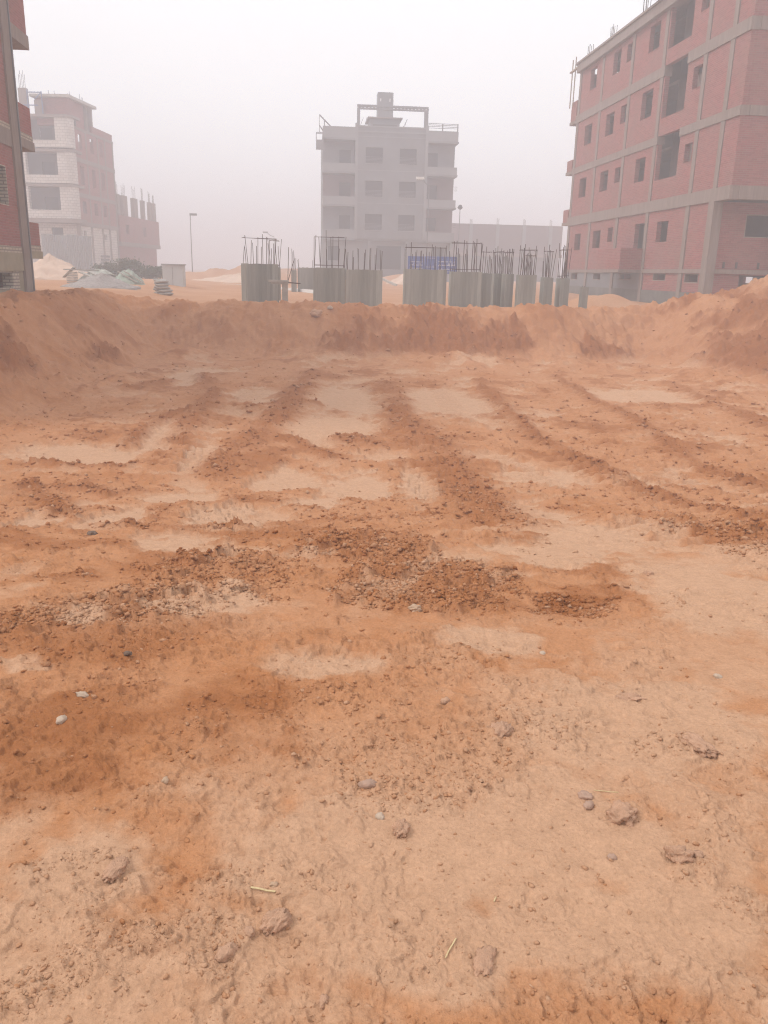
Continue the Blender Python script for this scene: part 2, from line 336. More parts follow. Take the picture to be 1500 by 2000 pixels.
def macro(x, y):
    """large shape of the site: pit floor, banks, crests, spoil heaps"""
    nw = fbm(x, y, 2.6, 4, 3); nw2 = fbm(x, y, 0.75, 4, 23)
    floor = -1.0*ss(2.0, 11.0, y)
    S = 0.42+0.42*ss(30, 75, y)+0.30*ss(-5, -8, x)*(1-ss(40, 70, y))
    tL = (np.interp(y, [0, 14, 26], [-5.5, -5.05, -4.35])-x)/2.4
    tB = (y-np.interp(x, [-4, -3, 0, 5, 8, 11], [27.0, 26.4, 25.1, 24.6, 24.6, 26.0]))/2.9
    tR = (x-np.interp(y, [0, 14, 20, 26], [12.2, 12.0, 11.5, 10.7]))/3.0
    t = smax(smax(tL, tB, 0.25), tR, 0.25)
    run = np.where(tL > np.maximum(tB, tR), y, np.where(tB > tR, x, y))        # distance along the bank
    t = t+(0.05*nw+0.025*nw2)*ss(5, 12, y)
    tc = np.clip(t, 0, 1); r = 0.45*tc+0.55*tc*tc*(3-2*tc)
    z = floor+(S-floor)*r
    bank = np.clip(np.minimum(t*4, (1.5-t)*3), 0, 1)*ss(8, 13, y)*(1-ss(32, 36, y))
    bw = bank*(t < 1.3)
    crest = np.exp(-((t-1.12)/0.30)**2)*ss(9, 15, y)
    z = z+crest*(0.11+0.11*fbm(run, run*0.13, 2.3, 4, 71)+0.08*fbm(x, y, 0.8, 4, 77))
    z = z+bw*0.060*fbm(run*1.0, t*0.9, 0.50, 5, 31, 0.6)+bw*0.07*nw2                  # runnels down the slope
    z = z+gau(x, y, 12.9, 27.6, .95, 1.4, .72)+gau(x, y, 15.3, 26.6, 1.25, 1.9, 1.20)+gau(x, y, 18.5, 24.5, 2.2, 3.2, 1.3)
    z = z+gau(x, y, 11.3, 33.2, .9, .8, .42)+gau(x, y, 12.6, 34.0, 1.0, .9, .50)+gau(x, y, 9.2, 35.5, .9, 1.0, .4)
    z = z+(gau(x, y, .3, 24.6, 1.3, 1.0, .22)+gau(x, y, 4.2, 24.0, 1.7, 1.1, .30)+gau(x, y, 8.0, 24.2, 1.4, 1.0, .22)+gau(x, y, -3.9, 25.6, .9, 1.0, .25)+gau(x, y, 10.8, 21.5, .9, 2.0, .25)+gau(x, y, -4.6, 19.5, .7, 2.0, .18))*(1+.5*nw2)
    z = z+gau(x, y, -6.9, 24.8, 1.2, 1.0, .10)+gau(x, y, 3.9, 26.2, 1.6, .8, .10)
    z = z+gau(x, y, -6.0, 78, 5.5, 6, 1.0)*(1+0.4*nw)+gau(x, y, -1.5, 95, 6, 6, 1.1)+gau(x, y, 8.2, 72, 2.2, 2.4, .75)
    return z, t, bank, crest, nw, nw2
def field(x, y):
    """height of the ground and the dry-silt / damp-or-dark-soil / roughness shares at world x, y"""
    x = np.asarray(x, float); y = np.asarray(y, float)
    z, t, bank, crest, nw, nw2 = macro(x, y)
    pale = 0.42+0.2*ss(-.3, .5, nw); dark = np.full(x.shape, 0.30); rough = np.full(x.shape, 0.2)
    ang = np.degrees(np.arctan2(x, y)); sub = (np.hypot(x, y) < 31.5) & (ang > -32) & (ang < 44)
    if sub.any():
        r4 = detail(*[np.asarray(a[sub], np.float32) for a in (x, y, z, t, bank, crest, nw, nw2)])
        for a, b in zip((z, pale, dark, rough), r4): a[sub] = b
    return z, pale, dark, rough
def detail(x, y, z, t, bank, crest, nw, nw2):
    hp = np.clip(1.4*(gau(x, y, 12.9, 27.6, 1.2, 1.7, 1)+gau(x, y, 15.3, 26.6, 1.6, 2.2, 1)+gau(x, y, 18.5, 24.5, 2.6, 3.6, 1)), 0, 1); bank = np.maximum(bank, hp)
    n3 = fbm(x, y, 0.22, 4, 301, 0.6); n4 = fbm(x, y*1.0, 1.15, 5, 311, 0.62)
    wx, wy = fbm(x, y, 0.9, 4, 321, 0.6), fbm(x, y, 0.9, 4, 331, 0.6)
    k = 0.25+0.75*ss(2, 9, y)
    xx = x+(0.20*wx)*k; yy = y+(0.34*wy)*k
    pit = (1-np.clip(t*3, 0, 1))*(1-ss(24, 30, y))
    edge = 0.22*n4+0.16*n3
    p = ell(xx, yy, PALE); pale = ss(-0.16, 0.42, p+1.25*edge)
    wide = ss(0.10, 0.75, n4+0.4*nw)*0.75*ss(3, 5, y)*ss(-6, -2, x+0*y)
    near_dry = ss(3.3, 1.9, y)*ss(-0.8, 0.15, nw+0.9*n4+0.35*n3+0.35)
    dry_r = ss(0.0, 1.1, x+0.35*n4)*ss(4.8, 2.8, y)
    pale = np.clip(np.maximum(np.maximum(pale, wide), np.maximum(near_dry*0.85, dry_r*0.7*ss(-.8, .3, n4+.5*n3))), 0, 1)*pit
    d = ell(xx, yy, DARK); dark = (0.50+0.20*ss(3.6, 3.0, y))*ss(-0.15, 0.6, d+1.7*edge)
    dark = np.maximum(dark, 0.6*ss(0.15, 0.9, -n4+0.5*nw+0.3*n3)*ss(2.6, 4.5, y))
    pale = pale*(1-0.9*np.clip(dark*1.25, 0, 1)*ss(3.9, 3.3, y))
    rough = ss(-0.12, 0.35, ell(xx, yy, ROUGH)+1.3*edge)
    rough = np.maximum(rough, 0.75*dark*ss(2.8, 4.2, y)*ss(-.6, .5, n3+.4*n4))
    rough = np.maximum(rough, 0.5*ss(0.35, 1.1, n3+0.5*nw2))
    rough = np.maximum(rough, (0.30+0.25*ss(-.5, .6, n3))*(1-0.85*ss(.25, .6, pale))*ss(5.0, 8, y))
    # --- machine tracks and berms of loose soil
    trk = np.zeros(x.shape, np.float32); th = trk.copy()
    I = np.nonzero((y > 5.5) & (y < 24) & (np.abs(x) < 11))[0]
    if len(I):
        X_, Y_, XX, YY = x[I], y[I], xx[I], yy[I]; XX = X_+(XX-X_)*0.45; YY = Y_+(YY-Y_)*0.45
        tk = np.zeros(len(I), np.float32); hh = tk.copy(); pl_i = pale[I]
        for hw, amp, kind, pl in TRACKS:
            hw = hw*1.3
            xs = [q[0] for q in pl]; ys = [q[1] for q in pl]; mrg = hw*3+0.6
            J = np.nonzero((X_ > min(xs)-mrg) & (X_ < max(xs)+mrg) & (Y_ > min(ys)-mrg) & (Y_ < max(ys)+mrg))[0]
            if not len(J): continue
            ax_, ay_, bx_, by_ = X_[J], Y_[J], XX[J], YY[J]
            best = np.full(len(J), 9e9, np.float32); sl = np.zeros(len(J), np.float32); sd_ = sl.copy(); acc = 0.0
            for (ax, ay), (bx, by) in zip(pl[:-1], pl[1:]):
                L = math.hypot(bx-ax, by-ay); ux, uy = (bx-ax)/L, (by-ay)/L
                q = np.clip((bx_-ax)*ux+(by_-ay)*uy, 0, L); dd = np.hypot(bx_-ax-q*ux, by_-ay-q*uy); c = dd < best
                best = np.where(c, dd, best); sl = np.where(c, acc+(ax_-ax)*ux+(ay_-ay)*uy, sl); sd_ = np.where(c, (ax_-ax)*uy-(ay_-ay)*ux, sd_); acc += L
            pr = np.exp(-(best/hw)**2); brk = np.clip(0.92+0.38*fbm(sl, sl*0+hw*40, 1.1, 3, 91), 0.25, 1.4)
            if kind < 2:
                tk[J] = np.maximum(tk[J], np.clip(pr*brk*1.1, 0, 1)); hh[J] = np.maximum(hh[J], 0.52*amp*pr*brk)
            if kind >= 1:
                off = 0.0 if kind == 2 else hw*0.9
                band = np.exp(-((sd_-off)/0.26)**4)*np.exp(-(best/(hw+0.5))**6)*np.clip(brk, 0, 1)
                hh[J] += band*0.055*np.clip(np.sin(2*math.pi*sl/0.27+5*np.abs(sd_-off))*1.6, -1, 1)-band*0.025
        trk[I] = tk; th[I] = hh
    trk *= pit; th *= pit
    rough = np.clip(np.maximum(rough, trk), 0, 1)
    slump = np.clip(ell(xx, yy, [(3.9, 26.0, 2.0, 1.6), (-3.9, 26.2, .6, .7), (6.3, 25.9, .7, 1.0), (1.2, 25.9, .7, .8), (-6.6, 17.2, 1.0, 1.8), (9.8, 25.6, 1.2, 1.0), (14.5, 25.0, 1.6, 1.2), (12.6, 22.0, 1.0, 3.0), (-5.2, 22.5, .5, 1.2)])*1.8+n4*.5+n3*.3, 0, 1)*np.clip(bank+crest, 0, 1); slump = np.maximum(slump, hp*ss(-.3, .7, n4+.4*n3)*.8)
    rough = np.clip(rough*(1-bank)+bank*(0.34+0.7*slump+0.45*ss(0.0, .8, n3)), 0, 1)
    pale = pale*(1-0.9*trk)
    dark = np.clip(np.maximum(dark*(1-0.6*pale), 0.64*trk)*pit+bank*(0.10+0.95*slump+0.40*ss(-.1, .9, nw+.6*n4)), 0, 1)
    far = ss(29, 34, y); pale = pale*(1-far)+far*(0.42+0.2*ss(-.3, .5, nw)); dark = dark*(1-far)+far*0.30
    ptop = ss(1.05, 1.5, t)*ss(14, 22, y); pale = np.maximum(pale, ptop*0.40); dark = dark*(1-0.7*ptop)
    # --- relief
    calm = 1-0.85*pale*pit; dist = np.hypot(x, y)
    z = z+(0.012+0.026*ss(2.5, 6, y))*nw*calm+0.010*nw2*calm*ss(1.5, 5, y)+th*(0.8+0.35*n3)+0.006*n3*(calm+0.1)-0.03*ss(.35, .65, pale)*pit*ss(4, 7, y)
    cw = fbm(x, y, 0.09, 3, 201)
    K = np.nonzero(bank > 0.05)[0]
    if len(K):
        f1, f2, cid = worley(x[K]+0.15*n3[K], y[K]+0.15*wx[K], 0.55, 47); b = np.sqrt(np.clip(1-(f1/0.6)**2, 0, 1))*np.clip((cid-.35)/.65, 0, 1)
        z[K] += 0.19*b*bank[K]*(0.22+0.9*slump[K])+0.075*bank[K]*n3[K]*(0.45+slump[K])
    for lam, amp, seed, keep in ((0.21, 0.068, 41, 0.40), (0.09, 0.036, 42, 0.42), (0.040, 0.012, 43, 0.45), (0.019, 0.006, 44, 0.50)):
        K = np.nonzero((rough > 0.12) & ((dist > 3.0) if lam > 0.15 else (dist < 400*lam*lam+4*lam/0.02)))[0]
        if not len(K): continue
        xk, yk = x[K], y[K]
        f1, f2, cid = worley(xk+0.30*lam*cw[K], yk+0.45*lam*pn(xk/lam*1.7, yk/lam*1.7, 7), lam, seed)
        b = np.sqrt(np.clip(1-(f1/0.62)**2, 0, 1))*np.clip((cid-keep)/(1-keep), 0, 1)
        if lam > 0.15: b = b*ss(3.0, 4.5, dist[K])
        elif lam > 0.06: b = b*(0.55+0.45*ss(2.5, 4.5, dist[K]))
        z[K] += amp*b*rough[K]**1.3; dark[K] = np.clip(dark[K]+0.10*b*rough[K]*ss(2.2, 4, yk), 0, 1)
    # thin crust broken into flakes: shallow steps
    for lam, amp, st, seed in ((0.30, 0.014, 4.0, 61), (0.11, 0.0065, 3.2, 62), (0.045, 0.0024, 3.0, 63)):
        q = fbm(x, y, lam, 4, seed, 0.55)*st*0.5; fl = np.floor(q); fr = q-fl
        z = z+amp*(fl+ss(0.42, 0.58, fr))*(1-0.6*ss(.5, 1, rough))*ss(-.8, .4, nw2+.5*n3)*(1-0.35*pale)*ss(26, 16, y)
    ck = ss(-0.1, 0.30, ell(xx, yy, CRACK)+0.8*edge); K = np.nonzero(ck > 0.02)[0]
    if len(K):
        f1, f2, cid = worley(x[K]+0.03*cw[K], y[K]+0.03*n3[K], 0.15, 83); c = ck[K]*ss(0.12, 0.0, f2-f1)
        z[K] -= 0.034*c
    z = z+0.0020*fbm(x, y, 0.035, 4, 101, 0.7)*(1+2.2*rough)*(1-0.6*pale)
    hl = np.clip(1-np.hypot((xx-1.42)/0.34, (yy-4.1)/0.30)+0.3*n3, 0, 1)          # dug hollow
    rough = np.maximum(rough, ss(.0, .4, hl)); z = z-0.05*ss(0, .9, hl)+0.02*hl*n3; dark = np.clip(dark+0.35*ss(0, .6, hl), 0, 1)   # rougher and darker towards the middle of the hollow
    return z, pale, dark, rough
def ground_z(x, y): return float(field(np.array([x]), np.array([y]))[0][0])

# ------------------------------------------------------------------ ground sheet
def build_ground():
    fine = np.radians(np.linspace(-29, 41, 740))
    side1 = np.radians(np.linspace(41, 180, 50))[1:]; side0 = np.radians(np.linspace(-180, -29, 50))[:-1]
    phi = np.concatenate([side0, fine, side1[:-1]])
    th = np.linspace(math.atan2(1.6, 1.15), math.atan2(1.6, 8.2), 580); near = 1.6/np.tan(th)
    rr = np.concatenate([[0.25, 0.5, 0.75, 0.9, 1.03], near, np.arange(8.26, 20.0, 0.056), np.arange(20.0, 31.0, 0.068), np.geomspace(31.1, 62, 70), np.geomspace(62.8, 600, 30)])
    Rr, P = np.meshgrid(rr, phi, indexing='ij'); X, Y = Rr*np.sin(P), Rr*np.cos(P)
    nr, npn = X.shape
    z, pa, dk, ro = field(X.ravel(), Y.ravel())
    V = np.stack([X.ravel(), Y.ravel(), z], 1)
    V = np.vstack([V, [[0, 0, 0.0]]])
    i = np.arange(nr-1)[:, None]; j = np.arange(npn)[None, :]; j2 = (j+1) % npn
    F = np.stack([i*npn+j, i*npn+j2, (i+1)*npn+j2, (i+1)*npn+j], -1).reshape(-1, 4)[:, ::-1]
    o = np_mesh('ground', V, F, 'soil', True)
    at = o.data.attributes.new('soil', 'FLOAT_COLOR', 'POINT')
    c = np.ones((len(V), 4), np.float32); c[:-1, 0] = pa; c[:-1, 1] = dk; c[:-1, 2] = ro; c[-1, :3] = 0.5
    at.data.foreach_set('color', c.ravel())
    tag(o, kind='structure', label='reddish brown churned earth of the excavated pit and its banks')
    return o
build_ground()

# ------------------------------------------------------------------ haze
lo, hi = -2.6, 20.0
hz = MB().box(-640, 640, -640, 640, lo, hi).build('haze', 'soil'); hz.data.materials.clear()
hm = bpy.data.materials.new('haze_air'); hm.use_nodes = True; hn = hm.node_tree; hn.nodes.clear()
ho = hn.nodes.new('ShaderNodeOutputMaterial'); hv = hn.nodes.new('ShaderNodeVolumePrincipled')
hv.inputs['Color'].default_value = (0.885, 0.898, 0.962, 1); hv.inputs['Density'].default_value = HAZE; hv.inputs['Anisotropy'].default_value = 0.0
hm.cycles.volume_sampling = 'DISTANCE'; hn.links.new(hv.outputs[0], ho.inputs['Volume']); hz.data.materials.append(hm)
tag(hz, kind='stuff', label='pale dusty fog filling the air over the site')
#@@STRUCTURES
# ------------------------------------------------------------------ buildings
REBAR = MB().bar((0, 0, 0), (0, 0, 1), 0.5, 5).build('rebar_source', 'rusty_steel'); REBAR_ME = REBAR.data
bpy.data.objects.remove(REBAR)
def rebar(parent, x, y, z, h, lean=(0.0, 0.0), d=0.022):
    """one upright bar at world x,y,z under an unrotated thing"""
    o = origin(parent)
    return inst('rebar', REBAR_ME, parent, (x-o.x, y-o.y, z-o.z), (lean[1], lean[0], random.uniform(0, 3)), (d, d, h))
def window_lining(parent, axis, c, u0, u1, z0, z1, t=0.25, mat='plain_concrete', name='window', deep=True):
    """mortar lining round an open window hole"""
    e = 0.035; m = MB(); s = 1 if t > 0 else -1
    a, b = c-0.012*s, c+t*0.9
    for (p, q, r_, w_) in ((u0, u0+e, z0, z1), (u1-e, u1, z0, z1), (u0+e, u1-e, z1-e, z1), (u0+e, u1-e, z0, z0+e)):
        if axis == 'x': m.box(min(a, b), max(a, b), p, q, r_, w_)
        else: m.box(p, q, min(a, b), max(a, b), r_, w_)
    return m.build(name, mat, parent)

# ---- long four storey brick block on the right
def right_block():
    X0, X1, Y0, Y1 = 16.5, 28.0, 32.8, 53.5; YG = 34.0
    t = thing('apartment_building', 'long red brick apartment block with concrete frame and empty windows, on the right', 'building', (22, 43, 0.0))
    cols = [34.15, 36.4, 40.8, 44.85, 49.25, 53.2]
    storeys = [(2.02, 4.65), (5.15, 7.65), (8.0, 10.55), (11.0, 13.35)]
    beams = [(1.85, 2.02), (4.65, 5.15), (7.65, 8.0), (10.55, 11.0), (13.35, 13.8)]
    stairs = [(38.1, 40.5, 6.05, 8.0), (38.1, 40.5, 8.75, 11.0), (38.1, 40.5, 11.65, 13.6)]
    wins = {0: [(50.8, 52.0, 3.14, 4.15), (47.3, 48.6, 3.17, 4.19), (45.4, 46.2, 3.44, 4.24), (41.05, 42.3, 2.98, 4.23), (38.3, 39.6, 3.21, 4.2)],
            1: [(50.6, 51.9, 6.15, 7.3), (46.95, 48.25, 6.18, 7.3), (45.1, 45.95, 6.43, 7.25), (41.8, 43.1, 6.16, 7.33), (36.7, 37.5, 6.45, 7.28)],
            2: [(50.4, 51.7, 9.05, 10.2), (46.8, 48.1, 9.02, 10.2), (45.05, 45.9, 9.32, 10.25), (41.7, 43.1, 9.05, 10.35), (36.6, 37.5, 9.37, 10.29)],
            3: [(50.3, 51.45, 11.98, 13.15), (46.6, 47.75, 12.0, 13.17), (45.05, 45.8, 12.2, 13.1), (41.6, 42.9, 11.98, 13.2), (36.65, 37.45, 12.3, 13.2)]}
    base_w = [(50.85, 52.05, 1.42, 1.83), (46.75, 47.95, 1.45, 1.83), (42.2, 43.8, 1.5, 1.83), (38.0, 39.4, 1.5, 1.83), (34.7, 36.0, 1.45, 1.83)]
    # brick panels between the columns, storey by storey
    for k, (z0, z1) in enumerate(storeys):
        edges = cols if k == 0 else [Y0+0.02]+cols
        for a, b in zip(edges[:-1], edges[1:]):
            a2 = a if a == Y0+0.02 else a+0.17; b2 = b-0.17
            hs_ = [h for h in wins[k]+(stairs if k else []) if h[0] > a and h[1] < b+0.2]
            MB().wall('x', X0+random.uniform(0.02, 0.035), a2, b2, z0, z1, hs_, 0.22).build('brick_panel', 'red_brick', t)
        for h in wins[k]: window_lining(t, 'x', X0+0.03, *h, t=0.24, mat='red_brick')
    for h in stairs:
        m = MB(); m.box(X0+1.15, X0+1.35, h[0]-1.0, h[1]+1.0, h[2]-1.2, h[3]+1.0); m.build('stair_wall', 'plain_concrete', t)
    # columns and beams stand proud of the brick
    for i, c in enumerate(cols):
        wd = 0.24 if i == 0 else 0.17
        MB().box(X0-0.03 if i else X0-0.06, X0+0.33, c-wd, c+wd, 0.2, 4.65).build('column', 'frame_concrete', t)
        for z0, z1 in storeys[1:]: MB().box(X0-0.012, X0+0.3, c-0.16, c+0.16, z0, z1).build('column', 'frame_concrete', t)
    for k, (z0, z1) in enumerate(beams):
        ya = YG-0.1 if k == 0 else Y0
        segs = [(ya, Y1)] if k not in (2, 3) else [(ya, 38.1), (40.5, Y1)]
        pj = (0.05, 0.05, 0.035, 0.035, 0.20)[k]
        for a, b in segs: MB().box(X0-pj, X0+0.34, a, b, z0, z1).build('beam', 'frame_concrete', t)
        MB().box(X0+0.345, X1, ya-0.03, ya+0.30, z0, z1).build('beam', 'frame_concrete', t)
    for z in (1.86, 4.8, 7.7, 10.65, 13.45): MB().box(X0+1.36, X1-0.3, (YG if z < 4 else Y0)+0.31, Y1-0.3, z, z+0.14).build('floor_slab', 'plain_concrete', t)
    # front towards the pit: upper floors hang over the recessed ground floor
    for k, (z0, z1) in enumerate(storeys):
        if k == 0:
            fw_ = (17.95, 19.7, 3.3, 4.2)
            MB().wall('y', YG+0.05, X0+0.36, X1, z0, z1, [fw_, (21.5, 22.8, 3.2, 4.2)], 0.22).build('brick_panel', 'red_brick', t)
            window_lining(t, 'y', YG+0.05, *fw_, t=0.24); window_lining(t, 'y', YG+0.05, 21.5, 22.8, 3.2, 4.2, t=0.24)
        else:
            h = [(18.9, 20.6, z0+0.9, z1-0.1), (22.5, 24.0, z0+0.9, z1-0.1)]
            MB().wall('y', Y0+0.02, X0+0.25, X1, z0, z1, h, 0.22).build('brick_panel', 'red_brick', t)
            for q in h: window_lining(t, 'y', Y0+0.02, *q, t=0.24)
    for a in (17.2, 17.75, 18.7, 19.5): MB().box(a, a+0.09, YG+0.02, YG+0.08, 2.07, 2.32).build('wall_slot', 'dark_interior', t)
    MB().wall('y', YG+0.06, X0+0.36, X1, 0.1, 1.85, [(18.0, 20.2, 1.2, 1.8)], 0.25).build('brick_panel', 'red_brick', t)
    # base with cellar windows, dark coated foot
    for a, b in zip(cols[:-1], cols[1:]):
        MB().wall('x', X0+0.03, a+0.2, b-0.2, 1.06, 1.85, base_w, 0.25).build('base_wall', 'grey_render' if b > 41 else 'red_brick', t)
        MB().box(X0-0.02, X0+0.29, a+0.2, b-0.2, -0.3, 1.06).build('foundation_wall', 'bitumen_concrete', t)
    for h in base_w: window_lining(t, 'x', X0+0.03, *h, t=0.24, name='cellar_window')
    # ground floor balcony
    bal = MB().box(15.35, 15.47, 40.85, 44.1, 2.0, 3.0).box(15.47, X0-0.04, 40.85, 40.97, 2.0, 3.0).box(15.47, X0-0.04, 43.98, 44.1, 2.0, 3.0).build('balcony', 'red_brick', t)
    MB().box(15.3, X0-0.06, 40.8, 44.15, 1.86, 2.0).build('balcony_slab', 'frame_concrete', bal, local=False)
    # end balconies towards the street
    for z0, z1 in ((4.72, 5.65), (7.72, 8.55), (10.62, 11.9)):
        b = MB().box(X0-0.02, 20.5, Y1+0.95, Y1+1.07, z0+0.18, z1).box(X0-0.02, X0+0.1, Y1+0.01, Y1+0.95, z0+0.18, z1).build('balcony', 'red_brick', t)
        MB().box(X0-0.06, 20.5, Y1+0.01, Y1+1.12, z0, z0+0.17).build('balcony_slab', 'frame_concrete', b)
    # back and far walls
    MB().wall('y', Y1-0.22, X0+0.34, X1, 0.2, 13.3, [], 0.22).build('end_wall', 'red_brick', t)
    MB().wall('x', X1-0.24, Y0+0.3, Y1-0.23, 0.2, 13.3, [(a, b, 1.45, 1.83) for a, b, _, _ in base_w], 0.22).build('rear_wall', 'red_brick', t)
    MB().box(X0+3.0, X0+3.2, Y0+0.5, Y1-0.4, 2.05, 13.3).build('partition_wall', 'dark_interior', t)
    # roof: slab edge, stair head, starter bars, corner poles
    MB().box(X0-0.28, X1, Y0-0.1, Y1+0.15, 13.802, 13.9).build('roof_slab', 'frame_concrete', t)
    MB().box(X0-0.75, X0+3.4, 38.3, 42.7, 14.25, 14.4).build('stair_roof_slab', 'frame_concrete', t)
    MB().box(X0+0.2, X0+3.2, 38.5, 40.6, 13.9, 14.25).build('stair_head_wall', 'red_brick', t)
    for yy, hh in ((52.3, .72), (48.5, .75), (44.0, .85), (36.4, .7)):
        for dx, dy in ((0, -.14), (0.02, -.05), (0, .05), (.03, .14), (.2, -.12), (.2, .12)):
            rebar(t, X0+0.05+dx, yy+dy*1.6, 13.88, hh*random.uniform(.9, 1.1), (random.uniform(-.04, .04), random.uniform(-.04, .04)), 0.03)
    for x, y, z0, z1 in ((16.35, 54.55, 11.6, 14.3), (16.35, 53.95, 11.6, 14.35)): MB().bar((x, y, z0), (x, y, z1), 0.035).build('scaffold_pole', 'timber', t)
    MB().box(16.28, 16.42, 53.3, 54.9, 13.62, 13.70).build('scaffold_plank', 'timber', t)
    return t
right_block()

# ---- brick house at the left edge, beside the pit
def left_block():
    X = -8.5
    t = thing('apartment_building', 'brick and concrete building at the left edge with balconies jutting past its corner column', 'building', (-11.5, 22, 0.0))
    beams = [(1.40, 1.92), (4.85, 5.30), (7.95, 8.5), (11.1, 11.6)]
    YA, YB = 14.0, 27.3
    MB().wall('x', X-0.02, YA, 26.72, 0.80, 1.40, [(23.2, 25.75, 0.90, 1.385)], -0.3).build('base_wall', 'olive_plaster', t)
    MB().box(X-0.33, X+0.03, YA, 27.25, -0.6, 0.80).build('foundation_wall', 'bitumen_concrete', t)
    window_lining(t, 'x', X-0.02, 23.2, 25.75, 0.90, 1.385, t=-0.3, mat='pale_brick', name='cellar_window')
    MB().box(X-0.30, X-0.005, 25.78, 26.3, 0.86, 1.39).build('patched_jamb', 'pale_brick', t)
    for k, (z0, z1) in enumerate(beams): MB().box(X-0.34, X+0.02, YA, 26.73, z0, z1).build('beam', 'olive_plaster' if k == 0 else 'frame_concrete', t)
    fills = [(1.92, 2.10, 4.85), (5.30, 5.46, 7.95), (8.5, 8.5, 11.1)]
    for k, (z0, zb, z1) in enumerate(fills):
        if zb > z0: MB().box(X-0.25, X+0.012, YA, 26.73, z0, zb).build('levelling_course', 'pale_brick', t)
        h = [(24.2, 26.0, 3.2, 4.27)] if k == 0 else [(20.5, 22.0, z0+1.2, z0+2.3)]
        MB().wall('x', X, YA, 26.73, zb, z1, h, -0.25).build('brick_panel', 'red_brick', t)
        for q in h: window_lining(t, 'x', X, *q, t=-0.25, mat='pale_brick' if k == 0 else 'plain_concrete')
    MB().box(X-0.5, X+0.06, 26.73, 27.3, -0.4, 12.4).build('corner_column', 'frame_concrete', t)
    MB().box(X+0.03, X+0.10, 27.301, 27.36, 0.6, 9).build('drain_pipe', 'metal_grey', t)
    for k, (za, zb, zc, zp) in enumerate(((1.78, 2.0, 2.18, 2.86), (4.98, 5.24, 5.42, 6.22), (7.92, 8.3, 8.3, 11.0))):
        YE = (28.62, 28.7, 29.05)[k]; xo = (0.0, 0.02, 0.02)[k]
        b = MB().box(X-0.12+xo, X+xo, 27.31, YE, zc, zp).box(X-3.2, X-0.12+xo, YE-0.12, YE, zc, zp).build('balcony', 'red_brick', t)
        MB().box(X-3.2, X+0.04+xo, 27.31, YE+0.04, za, zb).build('balcony_slab', 'olive_plaster' if k == 0 else 'frame_concrete', b)
        if zc > zb: MB().box(X-0.13+xo, X+0.012+xo, 27.31, YE-0.002, zb, zc).box(X-3.2, X-0.13+xo, YE-0.13, YE+0.01, zb, zc).build('levelling_course', 'pale_brick', b)
    for z in (1.5, 4.9, 8.0, 11.2): MB().box(-15, X-0.36, YA, 27.25, z, z+0.16).build('floor_slab', 'plain_concrete', t)
    MB().box(-15, X-0.51, 27.05, 27.28, -0.4, 12).build('end_wall', 'red_brick', t)
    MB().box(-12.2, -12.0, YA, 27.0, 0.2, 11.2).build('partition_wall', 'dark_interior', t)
    return t
left_block()

